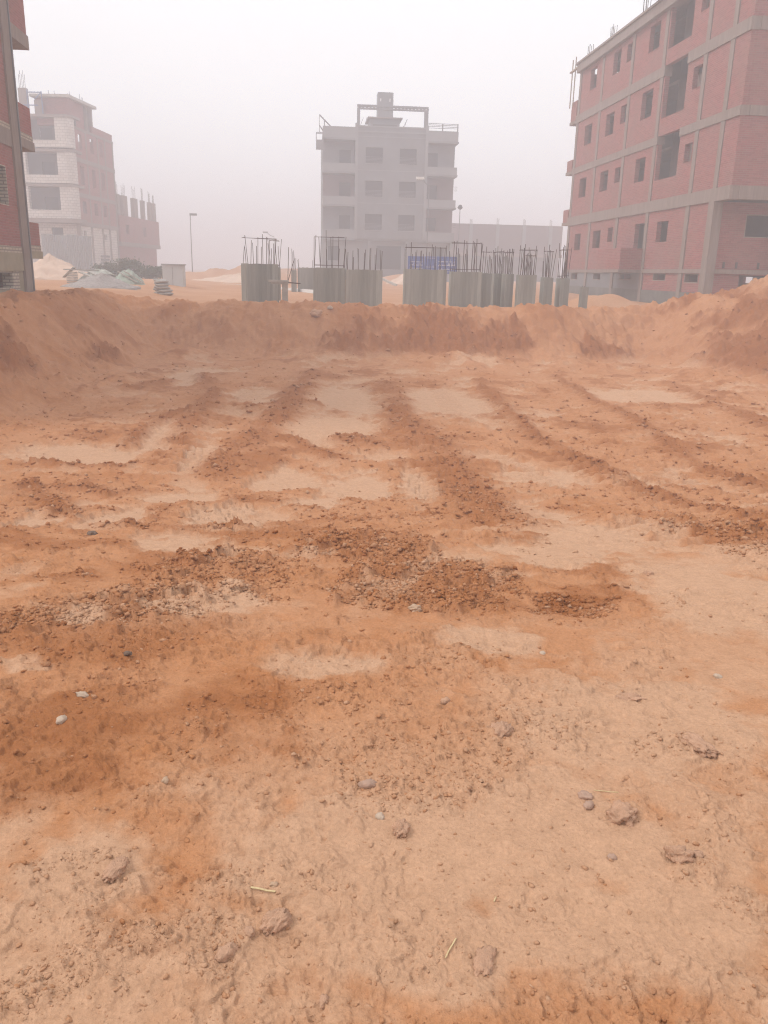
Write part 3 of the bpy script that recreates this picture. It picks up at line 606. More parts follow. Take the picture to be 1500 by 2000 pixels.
# ---- grey rendered block straight ahead
def centre_block():
    Y = 81.4; D = 12.0
    t = thing('apartment_building', 'grey rendered four storey block with corner balconies and roof frame, straight ahead in the fog', 'building', (7.8, 87, 0.8))
    L0, L1, M0, M1, R0, R1 = 1.65, 4.70, 4.70, 11.18, 11.18, 14.08
    rows = [(5.42, 6.83), (8.37, 9.74), (11.25, 12.60)]
    bands = [(4.60, 5.40), (7.60, 8.31), (10.46, 11.17), (13.32, 14.25)]
    holes = [(a, b, z0, z1) for z0, z1 in rows for a, b in ((5.55, 7.15), (8.70, 10.28))]
    MB().wall('y', Y, M0, M1, 4.62, 14.3, holes, 0.25).build('front_wall', 'grey_render', t)
    for i, (a, b, z0, z1) in enumerate(holes):
        wv = MB().box(a+0.02, b-0.02, Y+0.16, Y+0.2, z0, z1).build('window', 'shutter', t)
        n = 5
        for k in range(n):
            z = z0+0.06+k*0.115
            MB().box(a-0.02, b+0.02, Y-0.05, Y-0.015, z, z+0.035).build('slat', 'metal_grey', wv)
        MB().box(a-0.06, b+0.06, Y-0.06, Y+0.01, z0-0.06, z0-0.005).build('sill', 'grey_render_pale', wv)
    for x in (M0-0.13, M1-0.13): MB().box(x, x+0.26, Y-0.12, Y+0.3, 4.6, 14.6).build('pilaster', 'grey_render_pale', t)
    for (z0, z1) in bands[1:]: MB().box(M0+0.14, M1-0.14, Y-0.02, Y+0.0, z0+0.15, z0+0.22).build('string_course', 'grey_render_pale', t)
    MB().box(M0+0.14, M1-0.14, Y-0.08, Y+0.002, 13.86, 13.98).build('string_course', 'grey_render_pale', t)
    for side, (a, b) in enumerate(((L0, L1-0.13), (R0+0.13, R1))):
        dy = 0.0 if side == 0 else 0.0
        for k, (z0, z1) in enumerate(bands):
            pz = z1-(0.0 if side == 0 else 0.06)
            c = MB().box(a-0.04, b, Y-0.06, Y+0.12, z0, pz).box(*( (a-0.04, a+0.1) if side == 0 else (b-0.1, b+0.04)), Y+0.12, Y+2.2, z0, pz).build('balcony', 'grey_render_pale' if k != 0 else 'grey_render_pale', t)
            MB().box(a-0.07, b+(0.07 if side else 0), Y-0.10, Y+2.2, z0-0.16, z0-0.002).build('balcony_slab', 'grey_render', c)
        for k, (z0, z1) in enumerate(((5.40, 7.58), (8.31, 10.44), (11.17, 13.30))):
            wm = 'pink_render' if (side, k) in ((0, 1), (1, 0), (1, 1)) else 'grey_render'
            wx = (3.18, 4.26) if side == 0 else (11.42, 12.5)
            wz = (z0+0.12, z0+1.35)
            MB().wall('y', Y+1.5, a, b, z0-0.8, z1, [(wx[0], wx[1], wz[0], wz[1])], 0.2).build('recess_wall', wm, t)
            MB().box(wx[0]+0.01, wx[1]-0.01, Y+1.62, Y+1.66, wz[0]+0.01, wz[1]-0.01).build('window', 'shutter', t)
    # ground floor set back under the first floor
    MB().wall('y', Y+0.7, L0, R1, 0.3, 4.42, [(2.1, 3.2, 2.6, 3.93), (6.75, 9.15, 0.5, 4.05), (12.1, 13.3, 3.2, 3.9)], 0.25).build('ground_floor_wall', 'grey_render_pale', t)
    MB().box(6.76, 9.14, Y+0.85, Y+0.9, 1.9, 4.04).build('garage_shutter', 'shutter', t)
    MB().box(6.76, 9.14, Y+0.8, Y+0.9, 0.3, 1.895).build('low_wall', 'grey_render', t)
    for a, b, z0, z1 in ((2.1, 3.2, 2.6, 3.93), (12.1, 13.3, 3.2, 3.9)): MB().box(a+0.01, b-0.01, Y+0.85, Y+0.9, z0+0.01, z1-0.01).build('window', 'shutter', t)
    for x in (1.7, 5.9, 9.45, 13.75): MB().box(x, x+0.3, Y+0.1, Y+0.5, 0.3, 4.44).build('column', 'grey_render_pale', t)
    MB().box(L0, R1, Y+0.12, Y+0.7, 4.44, 4.6).build('soffit', 'grey_render', t)
    # side and back walls
    for x in (L0, R1-0.25):
        MB().wall('x', x, Y+2.2, Y+D, 0.3, 14.2, [(Y+a, Y+a+1.1, z+1, z+2.2) for a in (4, 8) for z in (4.6, 7.6, 10.4)], 0.25).build('side_wall', 'grey_render', t)
    MB().box(L0, R1, Y+D, Y+D+0.25, 0.3, 14.2).build('rear_wall', 'grey_render', t)
    for z in (4.45, 7.45, 10.3, 13.35): MB().box(L0+0.26, R1-0.26, Y+1.75, Y+D-0.01, z, z+0.14).build('floor_slab', 'plain_concrete', t)
    # roof: parapets, frame, stair head and tank tower, rails
    MB().box(M0+0.14, M1-0.14, Y-0.05, Y+0.2, 14.302, 14.42).build('parapet_cap', 'grey_render_pale', t)
    for a, b in ((4.72, 4.98), (10.88, 11.24)): MB().box(a, b, Y, Y+0.27, 14.42, 15.779).build('roof_frame_post', 'metal_grey', t)
    fr = MB().box(4.72, 11.24, Y, Y+0.28, 15.98, 16.16).box(4.72, 11.24, Y, Y+0.28, 15.78, 15.90).build('roof_frame_beam', 'metal_grey', t)
    for k in range(20): MB().box(4.85+k*0.33, 5.02+k*0.33, Y+0.02, Y+0.26, 15.902, 15.978).build('lattice_block', 'metal_grey', fr)
    MB().box(6.15, 8.95, Y+3.2, Y+6.5, 14.2, 15.55).build('stair_head', 'grey_render', t)
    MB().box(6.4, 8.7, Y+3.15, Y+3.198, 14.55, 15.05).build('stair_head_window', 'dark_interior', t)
    MB().box(5.9, 9.2, Y+3.0, Y+6.7, 15.552, 15.68).build('stair_head_roof', 'plain_concrete', t)
    tw = MB().prism([(6.95, Y+4), (8.25, Y+4), (8.4, Y+4.2), (8.4, Y+5.4), (6.9, Y+5.4), (6.9, Y+4.1)], 15.69, 18.0).build('tank_tower', 'grey_render', t)
    for x in (7.12, 8.0): MB().box(x, x+0.10, Y+3.96, Y+3.998, 17.2, 17.45).build('porthole', 'white_paint', tw)
    for z in (14.42, 14.55, 14.68, 14.8): MB().bar((11.26, Y, z), (14.05, Y, z), 0.025).build('rail', 'metal_grey', t)
    for x in (12.6, 14.0): MB().box(x-0.05, x+0.05, Y-0.04, Y+0.06, 14.19, 14.82).build('rail_post', 'metal_grey', t)
    for x, dx in ((5.0, .7), (5.5, .35), (9.2, .5), (9.0, .9)): MB().bar((x, Y+2, 14.4), (x+dx*0.6, Y+2, 15.4), 0.02).build('loose_bar', 'rusty_steel', t)
    # side balconies with rails
    for z in (4.9, 8.2): 
        for k in range(3): MB().bar((R1+0.05, Y+1.2, z+1.0+k*0.17), (R1+0.32, Y+1.2, z+1.0+k*0.17), 0.02).build('side_rail', 'metal_grey', t)
    # hoist: arm over the roof edge with a hanging cage
    h = thing('builders_hoist', 'small hoist arm and hanging cage at the upper left roof edge of grey block', 'hoist', (1.3, Y-0.6, 12.2))
    MB().bar((2.35, Y+0.3, 14.25), (1.3, Y-0.6, 15.05), 0.06).build('arm', 'metal_grey', h)
    MB().bar((1.28, Y-0.6, 14.2), (1.75, Y+0.2, 13.7), 0.05).bar((1.75, Y+0.1, 13.2), (1.75, Y+0.1, 14.75), 0.05).build('bracket', 'metal_grey', h)
    MB().bar((1.3, Y-0.6, 13.6), (1.3, Y-0.6, 15.0), 0.022).build('cable', 'rusty_steel', h)
    MB().box(0.98, 1.62, Y-0.95, Y-0.25, 12.2, 12.95).build('cage_floor_box', 'metal_grey', h)
    c = MB()
    for x in (1.0, 1.6):
        for y in (Y-0.93, Y-0.27): c.bar((x, y, 12.95), (x, y, 13.55), 0.03)
    for y in (Y-0.93, Y-0.27): c.bar((1.0, y, 13.55), (1.6, y, 13.55), 0.035)
    c.build('cage_frame', 'metal_grey', h)
    return t
centre_block()

# ---- block with white stone balconies, far left (own axes, turned a little)
def left_far_blocks():
    A = (-21.5, 86.3, 0.6); rz = R(-7.8)
    t = thing('apartment_building', 'half built block with white stone balconies and brick side wall, behind the left building', 'building', A, rz)
    B = lambda m, n, mat, p=None: m.build(n, mat, p or t, local=True)
    zf = lambda z: z-0.6
    def pier(u0, u1, z0, z1, rounded):
        if not rounded: return MB().box(u0, u1, 0, 0.5, zf(z0), zf(z1))
        p = [(u0, 0), (u1-0.7, 0)]+[(u1-0.7+0.7*math.sin(a), 0.7-0.7*math.cos(a)) for a in np.linspace(0.15, math.pi/2, 7)]+[(u1, 0.9), (u0, 0.9)]
        return MB().prism(p, zf(z0), zf(z1))
    for z0, zp, z1 in ((5.95, 6.70, 8.80), (9.12, 9.85, 11.90), (12.28, 12.92, 14.90)):
        B(pier(-6.9, -0.45, z0, zp, True), 'balcony', 'white_block')
        B(pier(-1.98, -0.45, zp+0.002, z1, True), 'pier', 'white_block')
        B(pier(-6.6, -5.05, zp+0.002, z1, False), 'pier', 'white_block')
        B(MB().wall('y', 1.6, -7.0, -0.6, zf(zp), zf(z1), [(-4.2, -2.9, zf(zp)-0.1, zf(zp)+1.3)], 0.2), 'recess_wall', 'recess_wall')
        B(MB().box(-4.15, -2.95, 1.72, 1.76, zf(zp)-0.1, zf(zp)+1.3), 'door', 'shutter')
        B(MB().prism([(-7, -0.12), (-0.9, -0.12), (-0.3, 0.4), (-0.3, 2.0), (-7, 2.0)], zf(z1), zf(z1)+0.24), 'floor_slab', 'plain_concrete')
    B(MB().prism([(-7, -0.12), (-0.9, -0.12), (-0.3, 0.4), (-0.3, 2.0), (-7, 2.0)], zf(5.55), zf(5.93)), 'floor_slab', 'plain_concrete')
    B(MB().wall('y', 0.9, -7.0, -0.6, zf(1.5), zf(5.5), [(-3.5, -2.35, zf(3.78), zf(5.14))], 0.25), 'ground_floor_wall', 'white_block')
    B(MB().box(-3.45, -2.4, 1.02, 1.06, zf(3.8), zf(5.12)), 'window', 'shutter')
    B(MB().box(-7.0, -0.6, 0.95, 1.2, -0.6, zf(1.49)), 'foundation_wall', 'bitumen_concrete')
    # brick side with concrete frame
    for k, (z0, z1) in enumerate(((5.75, 8.0), (8.4, 11.2), (11.6, 14.1))):
        for a, b in ((0.95, 3.6), (3.9, 6.6), (6.9, 8.6), (8.9, 10.9)):
            hs_ = [((a+b)/2-0.45, (a+b)/2+0.45, zf(z0)+0.8, zf(z1)-0.3)] if b < 10 else []
            B(MB().wall('x', -0.55, a, b, zf(z0), zf(z1), hs_, -0.22), 'brick_panel', 'red_brick')
    for y in (0.75, 3.75, 6.75, 8.75, 11.0): B(MB().box(-0.85, -0.52, y-0.16, y+0.16, -0.4, zf(14.3)), 'column', 'frame_concrete')
    for z0, z1 in ((5.35, 5.75), (8.0, 8.4), (11.2, 11.6), (14.1, 14.35)): B(MB().box(-0.88, -0.49, 0.91, 11.2, zf(z0), zf(z1)), 'beam', 'frame_concrete')
    B(MB().wall('x', -0.6, 0.9, 11.0, zf(0.9), zf(5.35), [(1.0, 1.35, zf(4.2), zf(5.0)), (1.7, 2.4, zf(4.2), zf(4.95)), (7.0, 7.9, zf(4.25), zf(4.8))], -0.22), 'ground_floor_wall', 'white_block')
    B(MB().box(-7.0, -0.9, 11.0, 11.25, -0.4, zf(14.3)), 'end_wall', 'red_brick'); B(MB().box(-7.3, -7.05, 0, 11, -0.4, zf(14.3)), 'rear_wall', 'red_brick')
    B(MB().box(-0.75, -0.55, 5.5, 11.1, zf(14.352), zf(15.0)), 'parapet', 'red_brick')
    # roof storey under construction
    B(MB().box(-4.0, -0.9, 0.9, 4.6, zf(14.36), zf(16.7)), 'roof_room', 'red_brick')
    B(MB().prism([(-4.3, 0.4), (-0.6, 0.4), (-0.3, 6.6), (-4.2, 6.6)], zf(16.702), zf(16.95)), 'roof_room_slab', 'weathered_board')
    for y in (4.7, 6.0): B(MB().box(-1.1, -0.7, y, y+0.35, zf(14.36), zf(16.7)), 'column', 'frame_concrete')
    for k in range(10):
        y = 0.9+k*0.52
        inst('rebar', REBAR_ME, t, (-0.9-random.random()*2.2, y, zf(16.9)), (random.uniform(-.1, .1), random.uniform(-.1, .1), 0), (.04, .04, random.uniform(.4, .95)))
    B(MB().box(-5.3, -4.55, 0.3, 0.8, zf(14.92), zf(17.4)), 'column', 'frame_concrete')
    B(MB().box(-3.9, -3.2, 0.4, 0.8, zf(14.92), zf(16.4)), 'column', 'frame_concrete')
    for k in range(5): inst('rebar', REBAR_ME, t, (-5.2+k*0.14, 0.5, zf(17.3)), (0, 0, 0), (.04, .04, 1.3+0.3*(k % 2)))
    s = MB().bar((-4.35, 0.1, zf(14.9)), (-4.35, 0.1, zf(17.2)), 0.06).bar((-3.0, 0.1, zf(14.9)), (-3.0, 0.1, zf(17.1)), 0.05).bar((-4.35, 0.1, zf(17.0)), (-3.0, 0.1, zf(17.0)), 0.05).bar((-3.7, 0.1, zf(16.4)), (-3.0, 0.1, zf(17.0)), 0.05).bar((-4.8, 0.1, zf(15.9)), (-3.4, 0.1, zf(15.9)), 0.05)
    B(s, 'scaffold_frame', 'scaffold_blue')
    # low brick block joined behind it
    c, s_ = math.cos(rz), math.sin(rz); P = (A[0]-s_*11.5, A[1]+c*11.5, 0.5)
    l = thing('low_building', 'low unfinished brick building with bare column stubs on its roof, beyond the white block', 'building', P, rz)
    B2 = lambda m, n, mat: m.build(n, mat, l, local=True)
    B2(MB().wall('x', -0.75, -5.5, 13.6, -0.5, 3.3, [], -0.25), 'lower_wall', 'red_brick')
    B2(MB().box(-7.5, -0.99, 13.35, 13.6, -0.5, 3.3), 'end_wall', 'red_brick')
    B2(MB().box(-7.5, -0.4, 0.0, 14.2, 3.302, 3.75), 'floor_slab', 'frame_concrete')
    B2(MB().wall('x', -0.45, 0.0, 14.1, 3.752, 6.55, [(2.0, 3.0, 4.6, 5.6), (8.0, 9.0, 4.6, 5.6)], -0.25), 'upper_wall', 'red_brick')
    B2(MB().box(-7.5, -0.71, 13.85, 14.1, 3.752, 6.55), 'end_wall', 'red_brick')
    B2(MB().box(-7.5, -0.6, 0.1, 13.8, 6.0, 6.2), 'roof_slab', 'plain_concrete')
    for y, wd in ((0.1, .5), (1.9, .9), (5.4, .9), (8.7, .45), (11.3, .45), (12.9, .4)):
        B2(MB().box(-0.95, -0.55, y, y+wd*1.5, 6.552, 8.7), 'column_stub', 'frame_concrete')
        for k in range(4): inst('rebar', REBAR_ME, l, (-0.75, y+wd*1.5*(k+.5)/4, 8.65), (0, 0, 0), (.035, .035, random.uniform(.9, 1.5)))
left_far_blocks()

# ---- low hazy building on the far right, and a tall one behind it
def far_right():
    t = thing('low_building', 'pale two storey building almost lost in fog, behind the starter columns', 'building', (26, 114, 0.6))
    MB().wall('y', 110, 17, 33.3, 4.3, 7.85, [], 0.3).build('upper_wall', 'pink_render', t)
    MB().wall('y', 110.6, 17, 33.0, 0.3, 3.9, [], 0.3).build('lower_wall', 'grey_render', t)
    MB().box(17, 33.4, 109.8, 118, 3.902, 4.298).build('floor_slab', 'plain_concrete', t)
    MB().box(17, 33.4, 110.31, 118, 7.4, 7.6).build('roof_slab', 'plain_concrete', t)
    MB().box(33.01, 33.3, 110.91, 118, 0.3, 7.3).build('end_wall', 'pink_render', t)
    for x in (18, 21, 24.5, 28, 31.5):
        MB().box(x, x+0.4, 109.75, 109.998, 0.3, 7.85).build('column', 'grey_render_pale', t)
        for k in range(3): rebar(t, x+0.08+k*0.12, 110.1, 7.8, random.uniform(.5, .9), d=.05)
far_right()

# ------------------------------------------------------------------ starter columns of the next plot
def stub(label, x0, x1, y0, y1, z0, z1, bars, bh, hoops=True, rot=0.0, name='rebar_pillar', rows=2, d=0.024):
    cx, cy_ = (x0+x1)/2, (y0+y1)/2
    t = thing(name, label, 'pillar', (cx, cy_, z0), rot, 'starter columns of the next plot'); t['kind'] = 'thing'
    hx, hy = (x1-x0)/2, (y1-y0)/2; z1 -= z0
    m = MB(); n = max(2, int((x1-x0)/0.11)); e = 0.006
    # board marked shaft: every board leaves its own plane
    for i in range(n):
        a, b = -hx+2*hx*i/n, -hx+2*hx*(i+1)/n; o1, o2 = random.uniform(0, .008), random.uniform(0, .008)
        m.box(a, b, -hy-o1, hy+o2, -0.5, z1-random.uniform(0, 0.02))
    m.build('shaft', 'board_concrete', t, local=True)
    per = max(1, bars//rows)
    for rw in range(rows):
        yy = (-hy+0.05) if rw == 0 else (hy-0.05)
        for i in range(per):
            xx = -hx+0.05+(2*hx-0.1)*(i+0.5*(per == 1))/max(1, per-1)
            inst('rebar', REBAR_ME, t, (xx+random.uniform(-.02, .02), yy, z1-0.03), (random.uniform(-.05, .05), random.gauss(0, .045), 0), (d*.85, d*.85, bh*random.choice((1, 1, .95, .8, .62, 1.08))*random.uniform(.9, 1.05)))
    if hoops:
        for zz in ((0.85,) if bh < 1.1 else (0.06, 0.88)):
            z = z1+bh*zz; h = MB()
            q = [(-hx+.04, -hy+.04), (hx-.04, -hy+.04), (hx-.04, hy-.04), (-hx+.04, hy-.04)]
            for a, b in zip(q, q[1:]+q[:1]): h.bar((a[0], a[1], z), (b[0], b[1], z+random.uniform(-.03, .03)), 0.010, 4)
            h.build('tie_hoop', 'rusty_steel', t, local=True)
    return t
stub('long grey concrete wall stub with tall rebar, leftmost of the row beyond the pit', -2.28, -0.98, 30.6, 30.95, .25, 1.80, 14, 1.0, rot=R(30), name='rebar_pillar')
stub('narrow grey column stub half hidden behind the leftmost wall stub', -1.45, -1.0, 34.0, 34.4, .3, 1.72, 6, 1.1)
stub('wide grey column stub with rebar in front of grey block, left of the gap', 0.26, 1.385, 30.0, 30.4, .35, 1.72, 12, 1.15)
stub('broad grey column stub with short rebar, directly left of the gap to the street', 1.40, 2.68, 29.8, 30.2, .30, 1.68, 14, 0.72, hoops=False)
stub('widest grey column stub, in front of the blue signs', 3.45, 4.94, 29.7, 30.1, .30, 1.74, 18, 0.85)
stub('grey column stub with the tallest rebar cage, right of the blue signs', 5.18, 6.30, 30.2, 30.6, .30, 1.69, 16, 1.12, d=0.028)
stub('thin grey column stub left of the green bush', 6.36, 6.76, 30.6, 31.0, .30, 1.66, 6, 0.85)
stub('thin grey column stub right of the green bush', 7.02, 7.40, 31.4, 32.0, .28, 1.66, 10, 0.9)
stub('grey column stub, second to the right of the green bush', 7.26, 7.55, 30.5, 31.2, .28, 1.66, 10, 0.86)
stub('wide stepped grey column stub, third to the right of the green bush', 7.54, 8.18, 29.7, 30.1, .25, 1.63, 16, 0.98)
stub('grey column stub standing behind the gap after the wide stepped stub', 8.75, 9.15, 33.4, 33.9, .3, 1.6, 6, 0.9)
stub('slim grey column stub with straight rebar cage, second from the right brick block', 8.66, 9.0, 30.4, 30.9, .22, 1.56, 12, 1.05)
stub('slim grey column stub with rebar cage, nearest the right brick block', 9.34, 9.68, 30.6, 31.2, .20, 1.55, 14, 1.12)
stub('short square grey post without rebar, in front of right block base', 10.05, 10.28, 30.2, 30.5, .15, 1.26, 2, 0.05, hoops=False)
stub('low dark grey wall stub further back, left of the grey block', -0.42, 1.15, 44.8, 45.1, .4, 1.76, 6, 0.4, hoops=False, name='rebar_pillar')
stub('faint grey column stub beside the far wall stub', -0.75, -0.48, 44.5, 44.9, .4, 1.62, 6, 1.0, hoops=False)
stub('grey column stub far behind the rebar cages', 8.2, 8.8, 37.5, 37.9, .35, 1.6, 6, 0.9, hoops=False)
tp = thing('prop_table', 'short post carrying a flat plank with two bent bars, left of the column row', 'prop', (-0.72, 29.6, 0.35))
MB().box(-0.82, -0.62, 29.5, 29.7, 0.1, 1.20).build('post', 'weathered_board', tp)
MB().box(-1.28, -0.58, 29.4, 29.8, 1.202, 1.27).box(-1.2, -0.6, 29.45, 29.75, 1.13, 1.2).build('plank', 'weathered_board', tp)
for lean, hh in (((.10, 0), 1.15), ((.30, 0), .80)): rebar(tp, -0.62, 29.6, 1.22, hh, lean, 0.022)
MB().bar((-0.62, 29.6, 1.19), (-0.18, 29.6, 1.17), 0.02).build('cross_bar', 'rusty_steel', tp)

# ------------------------------------------------------------------ signs, lamps, cabin, kerb
sg = thing('sign_board', 'blue site sign with white and yellow lettering behind the column stubs', 'sign', (7.4, 50, 0.5))
PX = [(5.98, 6.93, 1.66, 2.55), (6.96, 7.66, 1.66, 2.56), (7.69, 8.90, 1.60, 2.57)]
def scribble(p, x0, x1, z, h, y, mat, k):
    """a line of joined Arabic style lettering: a base stroke with teeth, loops and dots"""
    m = MB(); x = x1
    m_ = h*0.16
    while x > x0+h*0.3:
        wl = min(random.uniform(1.1, 2.4)*h, x-x0)
        m.box(x-wl, x, y-0.006, y-0.002, z, z+m_)
        c = x-wl*0.1
        while c > x-wl+h*0.15:
            s = random.choice((0.35, 0.5, 0.95, 0.45)); m.box(c-h*0.14, c, y-0.007, y-0.0021, z+m_*0.9, z+h*s); c -= h*random.uniform(0.26, 0.5)
        for _ in range(2): 
            d = random.uniform(x-wl, x-h*0.14); e = random.choice((-0.32, 1.05)); m.box(d, d+h*0.13, y-0.006, y-0.002, z+h*e, z+h*e+h*0.13)
        x -= wl+h*0.28
    return m.build('lettering', mat, p)
for i, (a, b, z0, z1) in enumerate(PX):
    pnl = MB().box(a, b, 50, 50.04, z0, z1).build('sign_panel', 'sign_blue', sg)
    if i == 0:
        for j, (z, h, mt) in enumerate(((2.22, .12, 'sign_white'), (2.04, .13, 'sign_white'), (1.86, .13, 'sign_yellow'), (1.72, .09, 'sign_yellow'))): scribble(pnl, a+.1, b-.08, z, h, 50, mt, j)
    elif i == 1:
        MB().box(a+0.1, b-0.05, 49.994, 49.998, 2.46, 2.48).build('lettering', 'sign_white', pnl); scribble(pnl, a+.1, b-.1, 1.95, .10, 50, 'sign_white', 5); scribble(pnl, a+.1, b-.1, 1.78, .08, 50, 'sign_white', 6)
    else:
        for j, (z, h) in enumerate(((2.26, .13), (2.05, .15), (1.84, .09), (1.70, .07))): scribble(pnl, a+.1, b-.1, z, h, 50, 'sign_white', 7+j)
for x in (6.1, 7.68, 8.25): 
    p = MB().box(x-0.04, x+0.04, 50.041, 50.12, 0.2, 2.5).build('post', 'white_paint', sg)
def lamp(label, x, y, z0, z1, arm, head):
    t = thing('street_lamp', label, 'street lamp', (x, y, z0), 0, 'street lamps')
    MB().bar((x, y, z0-0.4), (x, y, z1), 0.05, 8, 0.032).build('pole', 'metal_grey', t)
    if arm:
        m = MB(); pts = [(x, y, z1)]+[(x+arm*math.sin(a)*0.9, y, z1+0.55*(1-math.cos(a))**0.7*0.9) for a in (0.4, 0.8, 1.2, 1.57)]
        for a, b in zip(pts[:-1], pts[1:]): m.bar(a, b, 0.045, 6)
        m.build('arm', 'metal_grey', t); e = pts[-1]; s = 1 if arm > 0 else -1
        h = MB().prism([(e[0]-0.05*s, y-0.12), (e[0]+0.55*s, y-0.09), (e[0]+0.6*s, y), (e[0]+0.55*s, y+0.09), (e[0]-0.05*s, y+0.12)], e[2]-0.08, e[2]+0.1)
        h.build('lamp_head', head, t)
    else:
        MB().bar((x, y, z1), (x, y, z1+0.16), 0.10, 10, 0.26).bar((x, y, z1+0.16), (x, y, z1+0.42), 0.26, 10, 0.12).build('lamp_head', 'shutter', t)
lamp('street lamp with round head right of the grey block', 14.3, 80.0, 0.7, 7.35, 0, 'shutter')
lamp('thin tall lamp post standing in the fog left of centre', -10.4, 80.0, 0.8, 5.75, 0.01, 'metal_grey')
lamp('faint lamp with curved arm deep in the fog', -4.05, 112.0, 0.7, 5.7, -0.9, 'metal_grey')
lamp('street lamp with white head in front of the grey block', 9.62, 68.0, 0.7, 8.2, -0.5, 'white_paint')
cb = thing('site_cabin', 'pale grey box cabin with flat lid, right of the bag stack', 'cabin', (-6.9, 45.5, 0.45))
MB().box(-7.38, -6.35, 45, 46, 0.62, 1.72).build('body', 'cabin_panel', cb); MB().box(-7.43, -6.30, 44.95, 46.05, 1.722, 1.78).build('lid', 'zinc_sheet', cb)
MB().box(-7.3, -6.43, 45.02, 45.98, 0.2, 0.618).build('plinth', 'plain_concrete', cb)
MB().box(-6.88, -6.865, 44.99, 44.999, 0.7, 1.65).build('door_seam', 'metal_grey', cb)
kb = MB()
kp = [(-9.5, 56.5), (-5.99, 55.5), (-3.79, 54.4), (-1.66, 48.7), (0.44, 42.6), (0.9, 41.3)]
for k, (a, b) in enumerate(zip(kp[:-1], kp[1:])):
    dx, dy = b[0]-a[0], b[1]-a[1]; L = math.hypot(dx, dy); nx, ny = -dy/L*0.15, dx/L*0.15
    kb.prism([(a[0], a[1]), (b[0], b[1]), (b[0]+nx, b[1]+ny), (a[0]+nx, a[1]+ny)], 0.2, 0.68-0.002*k)
tag(kb.build('kerb', 'white_paint'), kind='structure', label='pale kerb line of the street behind the pit')
#@@OBJECTS
# ------------------------------------------------------------------ heaps, bags, timber, plants
def icosphere(sub):
    import bmesh
    bm = bmesh.new(); bmesh.ops.create_icosphere(bm, subdivisions=sub, radius=1.0)
    V = np.array([v.co[:] for v in bm.verts]); F = np.array([[v.index for v in f.verts] for f in bm.faces]); bm.free()
    return V, F
def mound(name, label, cat, cx, cy_, rad, h, mat, sx=1.0, sy=1.0, seed=1):
    nr_, na = 26, 60; V = [(0, 0, h)]; F = []
    for i in range(1, nr_+1):
        for j in range(na):
            a = 2*math.pi*j/na; q = i/nr_; r = rad*q*(1+0.16*math.sin(2*a+seed)+0.10*math.sin(5*a+seed*2))
            V.append((r*math.cos(a)*sx, r*math.sin(a)*sy, h*max(0, 1-q)**1.1*(1-0.1*math.sin(3*a+seed)*q)))
    V = np.array(V); n_ = fbm(V[:, 0]+seed*9, V[:, 1], 0.7, 5, 400+seed)
    V[:, 2] += 0.10*h*n_+0.03*fbm(V[:, 0], V[:, 1], 0.16, 3, 440+seed); V[-na:, 2] = -0.35
    F = [(0, 1+j, 1+(j+1) % na) for j in range(na)]
    for i in range(nr_-1):
        for j in range(na):
            a, b = 1+i*na+j, 1+i*na+(j+1) % na; F.append((a, a+na, b+na, b))
    m = MB(); m.v = [tuple(v) for v in V]; m.f = F
    o = m.build(name, mat, None, smooth=True); o.location = (cx, cy_, ground_z(cx, cy_)-0.03)
    return tag(o, label, cat)
mound('sand_heap', 'pale sand heap between the left building and the white stone block', 'sand heap', -14.4, 50, 2.7, 1.35, 'pale_sand', 1.0, 0.9, 2)
mound('gravel_heap', 'low grey gravel heap on the left bank top', 'gravel heap', -8.5, 36.5, 1.6, 0.62, 'grey_gravel', 1.1, 0.8, 5)
mound('sand_heap', 'small pale sand heap in front of the grey block entrance', 'sand heap', 7.6, 64, 1.7, 0.95, 'pale_sand', 0.8, 1.0, 3)
mound('sand_heap', 'low sand heap between kerb and foggy background, left of the first column stub', 'sand heap', -4.6, 60, 2.6, 0.62, 'pale_sand', 1.2, 0.9, 8)
# cement bags, two stepped piles
def bag_mesh():
    V, F = icosphere(3); p = 3.0
    W = np.sign(V)*np.abs(V)**(2/p); W /= np.maximum(1e-6, (np.abs(W)**p).sum(1, keepdims=True)**(1/p))
    W = W*np.array([0.30, 0.20, 0.070]); W[:, 2] *= 1-0.55*np.abs(W[:, 0]/0.30)**4
    W += 0.006*np.stack([pn(W[:, 0]*14, W[:, 1]*14+W[:, 2]*9, 5)]*3, 1)
    me = bpy.data.meshes.new('cement_bag'); me.from_pydata([tuple(v) for v in W], [], [tuple(f) for f in F])
    me.polygons.foreach_set('use_smooth', [True]*len(me.polygons)); me.materials.append(MATS['cement_bag']); return me
BAG = bag_mesh(); ranks = ['bottom', 'second from bottom', 'middle', 'second from top', 'topmost']
for c, (bx, by, nm) in enumerate(((-5.78, 36.0, 'front pile'), (-6.08, 36.45, 'rear left pile'))):
    gz = ground_z(bx, by)
    for k in range(5):
        o = bpy.data.objects.new('cement_bag', BAG); COL.objects.link(o)
        o.location = (bx-0.05*k*(c == 0)+random.uniform(-.03, .03), by, gz+0.05+0.122*k); o.rotation_euler = (random.uniform(-.04, .04), random.uniform(-.08, .08), random.uniform(-.25, .25))
        tag(o, 'grey cement bag, %s of the %s beside the pale cabin' % (ranks[k], nm), 'bag', 'stacked cement bags')
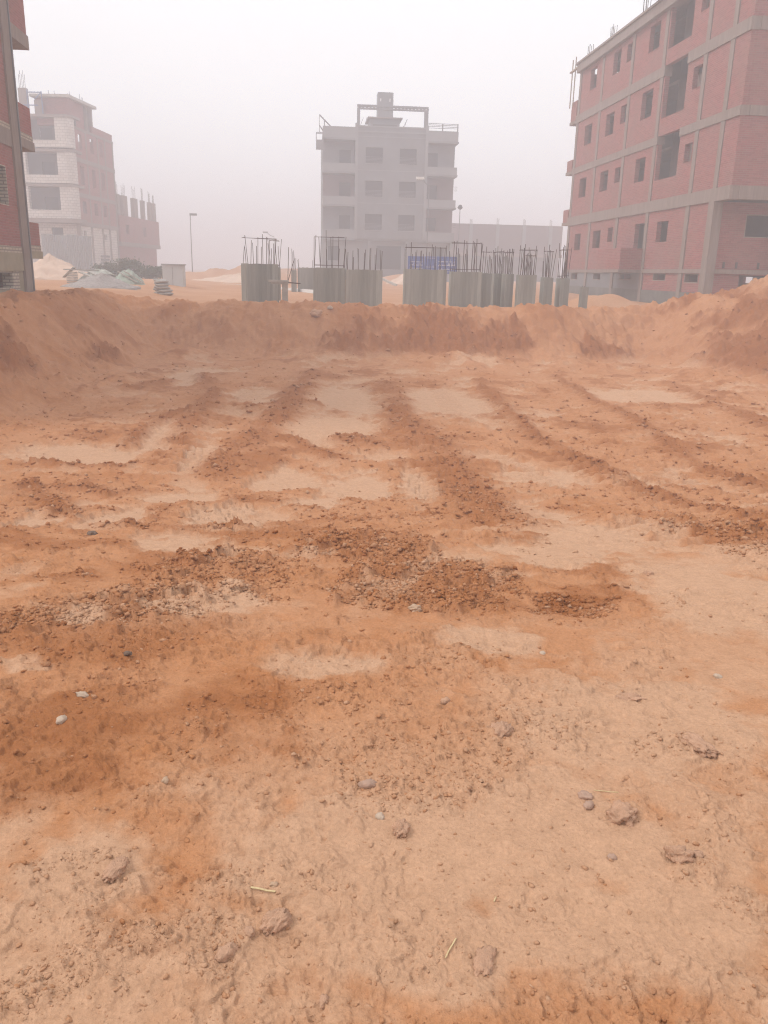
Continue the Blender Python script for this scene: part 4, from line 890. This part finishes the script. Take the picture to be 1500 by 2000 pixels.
# boards, tarps and forms dumped before the white block
def plank(label, p, q, wd=0.16, th=0.05, mat='weathered_board', group='loose boards left of the pit'):
    p, q = Vector(p), Vector(q); o = MB().box(-0.5, 0.5, -0.5, 0.5, -0.5, 0.5).build('plank', mat)
    o.location = (p+q)/2; d = q-p; o.rotation_euler = d.to_track_quat('X', 'Z').to_euler(); o.scale = (d.length, wd, th)
    return tag(o, label, 'plank', group)
gz = ground_z(-10, 42)
plank('long pale board lying on top of the debris left of the tarp', (-11.5, 42, gz+.62), (-9.9, 42.2, gz+.60), .3, .06)
plank('short board leaning at the left end of debris pile', (-11.6, 42.3, gz+.25), (-11.0, 42, gz+.72), .2, .05)
plank('board sloping down in front of the debris pile', (-10.6, 41.4, gz+.52), (-9.5, 41.0, gz+.12), .3, .05)
plank('grey sheet board sloping to the ground at debris centre', (-10.2, 41.8, gz+.55), (-9.1, 41.3, gz+.10), .5, .04)
plank('board sticking out towards the green tarp', (-9.5, 42, gz+.45), (-8.4, 42.3, gz+.30), .2, .05)
plank('pale plank sloping over the green tarp', (-8.6, 41.5, gz+.62), (-7.7, 41.5, gz+.06), .12, .05)
plank('second pale plank sloping beside the green tarp', (-8.9, 41.6, gz+.58), (-8.0, 41.4, gz+.10), .1, .05)
plank('weathered beam sloping down in the gap before the grey block', (4.9, 60, 1.35), (6.3, 59, .75), .22, .14, group='loose timber by the street')
st = thing('form_panel_stack', 'stack of thin form panels standing at the left of the debris', 'panel stack', (-10.9, 41.2, gz))
for k in range(7): MB().box(-11.1+random.uniform(-.03, .03), -10.75, 40.9, 41.5, gz+0.02+k*0.075, gz+0.07+k*0.075).build('panel', 'weathered_board', st)
s2 = thing('block_stack', 'small stack of dark blocks in front of the sheet fence', 'block stack', (-17.3, 76, .9))
for k in range(6): MB().box(-17.6+random.uniform(-.05, .05), -16.9, 75.7, 76.3, 1.0+k*0.26, 1.18+k*0.26).build('block', 'metal_grey', s2)
def tarp(label, mat, cx, cy_, rx, ry, h, seed):
    n = 26; V = []; F = []
    for i in range(n+1):
        for j in range(n+1):
            u, v = i/n*2-1, j/n*2-1; r = min(1, math.hypot(u, v))
            V.append((u*rx, v*ry, max(0.0, h*(1-r**1.6))))
    V = np.array(V); f = fbm(V[:, 0]+seed, V[:, 1]*1.0, 0.55, 4, 500+seed); V[:, 2] += 0.16*h*(1-np.abs(f)*2)*(V[:, 2] > 0.03)
    for i in range(n):
        for j in range(n): a = i*(n+1)+j; F.append((a, a+n+1, a+n+2, a+1))
    m = MB(); m.v = [tuple(v) for v in V]; m.f = F; o = m.build('tarpaulin', mat, None, smooth=False)
    sm = o.modifiers.new('thickness', 'SOLIDIFY'); sm.thickness = 0.02
    o.location = (cx, cy_, ground_z(cx, cy_)-0.02); return tag(o, label, 'tarpaulin')
tarp('crumpled pale green tarpaulin at the right end of the debris', 'green_tarp', -8.5, 41.9, .75, .6, .62, 1)
tarp('crumpled off white tarpaulin in the middle of the debris', 'pale_tarp', -9.9, 42.3, 1.1, .8, .62, 2)
# corrugated sheet fence in front of the white block
fe = thing('sheet_fence', 'grey corrugated sheet fence in front of the white stone block', 'fence', (-21.6, 81, .8))
for k in range(4):
    m = MB(); n = 14; x0 = -23.9+k*1.1; pts = [(x0+1.08*i/n, 81+0.05*(1 if i % 2 else -1)) for i in range(n+1)]
    m.prism(pts+[(x, y+0.02) for x, y in reversed(pts)], 0.5, 4.3-0.1*(k % 2)); m.build('sheet', 'zinc_sheet', fe)
# shrubs
def shrub(label, cx, cy_, rx, rz, n, mat, seed, leaf=0.09):
    t = thing('shrub', label, 'shrub', (cx, cy_, ground_z(cx, cy_)-0.02), 0); r_ = np.random.default_rng(seed)
    st_ = MB()
    for k in range(7):
        a = r_.random()*6.28; st_.bar((0, 0, -0.1), (math.cos(a)*rx*.6*r_.random(), math.sin(a)*rx*.6*r_.random(), rz*(.6+.35*r_.random())), .018, 5, .006)
    st_.build('stem', 'bark', t, local=True)
    cl = r_.normal(size=(14, 3)); cl /= np.linalg.norm(cl, axis=1, keepdims=True); cl *= (r_.random((14, 1))**.4)*.8
    c = cl[r_.integers(0, 14, n)]+r_.normal(size=(n, 3))*0.20; c = c*np.array([rx, rx, rz*.5])+np.array([0, 0, rz*.5]); c[:, 2] = np.abs(c[:, 2])
    d = r_.normal(size=(n, 3)); d /= np.linalg.norm(d, axis=1, keepdims=True); e = np.cross(d, r_.normal(size=(n, 3))); e /= np.linalg.norm(e, axis=1, keepdims=True)
    s_ = leaf*(.6+.8*r_.random((n, 1)))
    V = np.stack([c-d*s_, c+e*s_*.35, c+d*s_, c-e*s_*.35], 1).reshape(-1, 3); F = np.arange(4*n).reshape(-1, 4)
    o = np_mesh('foliage', V, F, mat); o.parent = t
    return t
shrub('dull green bush left of the low brick building base', -14.2, 64, 1.3, 1.2, 1500, 'leaf_dull', 3, .12)
shrub('dull green bush, middle one below the low brick building', -12.6, 63, 1.3, 1.45, 1700, 'leaf_dull', 4, .12)
shrub('dull green bush, right one below the low brick building', -11.0, 62, 1.2, 1.1, 1400, 'leaf_dull', 5, .12)
shrub('small bright green bush between the thin column stubs', 7.0, 32.4, .36, 1.0, 900, 'leaf_bright', 6, .06)

# ------------------------------------------------------------------ stones, clods and straw one can pick out
def rock(name, label, cat, x, y, wd, asp, mat, seed, knob=0.25, flat=0.62, group=None):
    V, F = icosphere(4 if wd > 0.06 else 3); r_ = np.random.default_rng(seed)
    o3 = r_.random(3)*50; n1 = pn(V[:, 0]*1.6+o3[0], V[:, 1]*1.6+V[:, 2]*1.3+o3[1], 3); n2 = pn(V[:, 0]*4+V[:, 2]*3+o3[2], V[:, 1]*4-V[:, 2]*2, 4)
    n3 = pn(V[:, 0]*10+V[:, 2]*8, V[:, 1]*10+o3[0], 6)
    V = V*(1+0.38*n1+knob*n2+knob*0.55*n3)[:, None]
    V = np.sign(V)*np.abs(V)**0.9*np.array([1, asp, flat])*wd/2
    V[:, 2] = np.maximum(V[:, 2], -wd*0.12)
    me = bpy.data.meshes.new(name); me.from_pydata([tuple(v) for v in V], [], [tuple(f) for f in F]); me.polygons.foreach_set('use_smooth', [True]*len(F)); me.materials.append(MATS[mat])
    o = bpy.data.objects.new(name, me); COL.objects.link(o); o.location = (x, y, ground_z(x, y)+wd*0.04); o.rotation_euler = (0, 0, r_.random()*6.28)
    return tag(o, label, cat, group)
STN, CLD = 'stones lying on the ground', 'mud clods lying on the ground'
PTS = [(-.890, 3.003, .057, 's', 'white_stone', 'roundish white stone on the dark orange stain at left'), (-.907, 2.781, .050, 's', 'white_stone', 'flat white stone just below the roundish white stone at left'),
 (-.458, 2.336, .032, 's', 'tan_stone', 'small tan stone at lower edge of the dark stain'), (.191, 2.299, .056, 's', 'pink_stone', 'angular pinkish stone alone near the picture centre'),
 (.218, 2.136, .037, 's', 'white_stone', 'small white stone above a crumbled clod, below centre'), (.275, 2.067, .078, 'c', 'mud_clod', 'crumbled clod just below the small white stone'),
 (-.083, 1.732, .088, 'c', 'mud_clod', 'biggest knobbly mud clod, below the straw at lower left'), (-.149, 1.705, .038, 'c', 'mud_clod', 'small clod touching the left of the biggest clod'),
 (-.200, 1.634, .065, 'c', 'mud_clod', 'smooth clod below left of the biggest clod'), (.033, 1.489, .036, 'c', 'mud_clod', 'small upright clod near the bottom edge'),
 (.885, 2.200, .050, 's', 'pink_stone', 'upper of two touching dark pink stones at right'), (.879, 2.150, .040, 's', 'pink_stone', 'lower of two touching dark pink stones at right'),
 (.967, 2.090, .105, 'c', 'mud_clod', 'wide crumbly clod right of the two touching stones'), (1.056, 1.885, .080, 'c', 'mud_clod', 'pale jagged clod at lower right'),
 (1.115, 1.890, .041, 'c', 'mud_clod', 'small clod touching the jagged clod at lower right'), (.421, 1.564, .100, 'f', 'mud_clod', 'flat slab of dried mud near the bottom, right of centre'),
 (1.081, 3.364, .036, 's', 'white_stone', 'small white stone at the right end of the pale patch'), (1.758, 3.040, .039, 's', 'white_stone', 'small white stone far right, in mid ground'),
 (.846, 4.124, .046, 's', 'white_stone', 'white stone at the left of the dug hollow'), (.571, 4.017, .083, 's', 'tan_stone', 'long tan stone at lower edge of the dark ridge'),
 (.540, 2.850, .050, 'c', 'mud_clod', 'upright clod right of centre above the clod field'), (.70, 2.60, .10, 'c', 'mud_clod', 'largest clod in the crumbly patch right of centre'),
 (1.289, 2.846, .11, 'f', 'mud_clod', 'flat mud slab at right, above the long clod'), (1.384, 2.462, .15, 'f', 'mud_clod', 'long low clod lying at the right edge'),
 (2.189, 4.786, .075, 'c', 'mud_clod', 'upright brown clod on the pale flat at right'), (-.786, 3.359, .040, 's', 'dark_stone', 'small dark angular stone at left above the stain'),
 (-1.760, 6.606, .10, 's', 'dark_stone', 'dark stone far left at the edge of the pale flats'), (.868, 1.909, .030, 's', 'pink_stone', 'small flat stone left of the jagged clod'),
 (-.530, 1.943, .10, 'f', 'mud_clod', 'long curled mud flake at lower left'), (-.094, 1.865, .026, 's', 'tan_stone', 'tiny tan stone above the straw'),
 (.36, 27.35, .55, 'c', 'mud_clod', 'big clod on the far crest in front of a wide column stub'), (.78, 27.4, .25, 's', 'white_stone', 'pale stone on the far crest right of the big clod')]
for k, (x, y, wd, kd, mt, lb) in enumerate(PTS):
    rock('stone' if kd == 's' else 'mud_clod', lb, 'stone' if kd == 's' else 'clod', x, y, wd*0.92, random.uniform(.6, .85) if kd != 'f' else .5, mt, 60+k, 0.14 if kd == 's' else 0.26, .6 if kd != 'f' else .28, STN if kd == 's' else CLD)
for (a, b, r_, lb) in (((-.155, 1.852), (-.089, 1.838), .0026, 'yellow straw lying above the biggest clod'), ((.332, 1.593), (.364, 1.632), .0018, 'short straw left of the flat mud slab near the bottom'),
                       ((.926, 2.23), (1.002, 2.214), .0013, 'thin pale straw right of the two touching stones'), ((.491, 1.766), (.50, 1.78), .0016, 'tiny straw piece above the flat slab')):
    m = MB(); pts = [Vector((a[0]+(b[0]-a[0])*t, a[1]+(b[1]-a[1])*t, ground_z(a[0]+(b[0]-a[0])*t, a[1]+(b[1]-a[1])*t)+r_*1.3+.003*math.sin(t*3))) for t in (0, .33, .66, 1)]
    for p, q in zip(pts[:-1], pts[1:]): m.bar(p, q, r_, 6)
    o = m.build('straw', 'straw'); tag(o, lb, 'straw', 'bits of straw on the ground')

# ------------------------------------------------------------------ loose crumbs of earth and gravel, past counting
def crumbs(name, label, n, r0, r1, sub, kfun, smin, smax, seed):
    r_ = np.random.default_rng(seed); base, F0 = icosphere(sub)
    inv = 1/r0+(1/r1-1/r0)*r_.random(n); rr = 1/inv; ph = np.radians(-28+68*r_.random(n)); x, y = rr*np.sin(ph), rr*np.cos(ph)
    z, pa, dk, ro = field(x, y); keep = r_.random(n) < kfun(x, y, pa, dk, ro)
    x, y, z, pa, dk, rr = (a[keep] for a in (x, y, z, pa, dk, rr)); m = len(x)
    s = np.clip(smin*np.exp(r_.exponential(0.55, m)), smin, smax)*np.clip(rr/2.2, 0.8, 7)**0.8
    sc = s[:, None]*np.stack([0.8+0.5*r_.random(m), 0.6+0.4*r_.random(m), 0.40+0.35*r_.random(m)], 1)
    nz = 1+0.34*r_.normal(size=(6, len(base))); vr = r_.integers(0, 6, m); a = r_.random(m)*6.28; c_, s_ = np.cos(a), np.sin(a)
    B = base[None]*np.clip(nz[vr], .55, 1.5)[:, :, None]*sc[:, None, :]
    V = np.stack([B[..., 0]*c_[:, None]-B[..., 1]*s_[:, None]+x[:, None], B[..., 0]*s_[:, None]+B[..., 1]*c_[:, None]+y[:, None], B[..., 2]+(z+0.12*s)[:, None]], -1)
    F = (F0[None]+(np.arange(m)*len(base))[:, None, None]).reshape(-1, 3)
    o = np_mesh(name, V.reshape(-1, 3), F, 'soil', False)
    at = o.data.attributes.new('soil', 'FLOAT_COLOR', 'POINT'); col = np.ones((m, len(base), 4), np.float32)
    col[..., 0] = np.clip(pa*0.8+np.where(r_.random(m) < .10, .5, -.05)+.15*r_.normal(size=m), 0, 1)[:, None]; col[..., 1] = np.clip(dk*.85+.18*r_.normal(size=m), 0, 1)[:, None]; col[..., 2] = .5
    at.data.foreach_set('color', col.ravel())
    return tag(o, label, kind='stuff')
crumbs('gravel', 'fine crumbs and grit scattered on the near ground', 100000, 1.25, 5.0, 1, lambda x, y, p, d, r: np.clip(0.16+0.8*r**1.2-0.06*p, 0, 1)*0.42, .0017, .009, 21)
crumbs('earth_crumbs', 'loose earth crumbs on the pit floor, ridges and banks', 80000, 4.0, 30.0, 1, lambda x, y, p, d, r: np.clip(0.02+0.95*r**1.5-0.4*p*(r < .4), 0, 1)*0.95, .0026, .0110, 22)
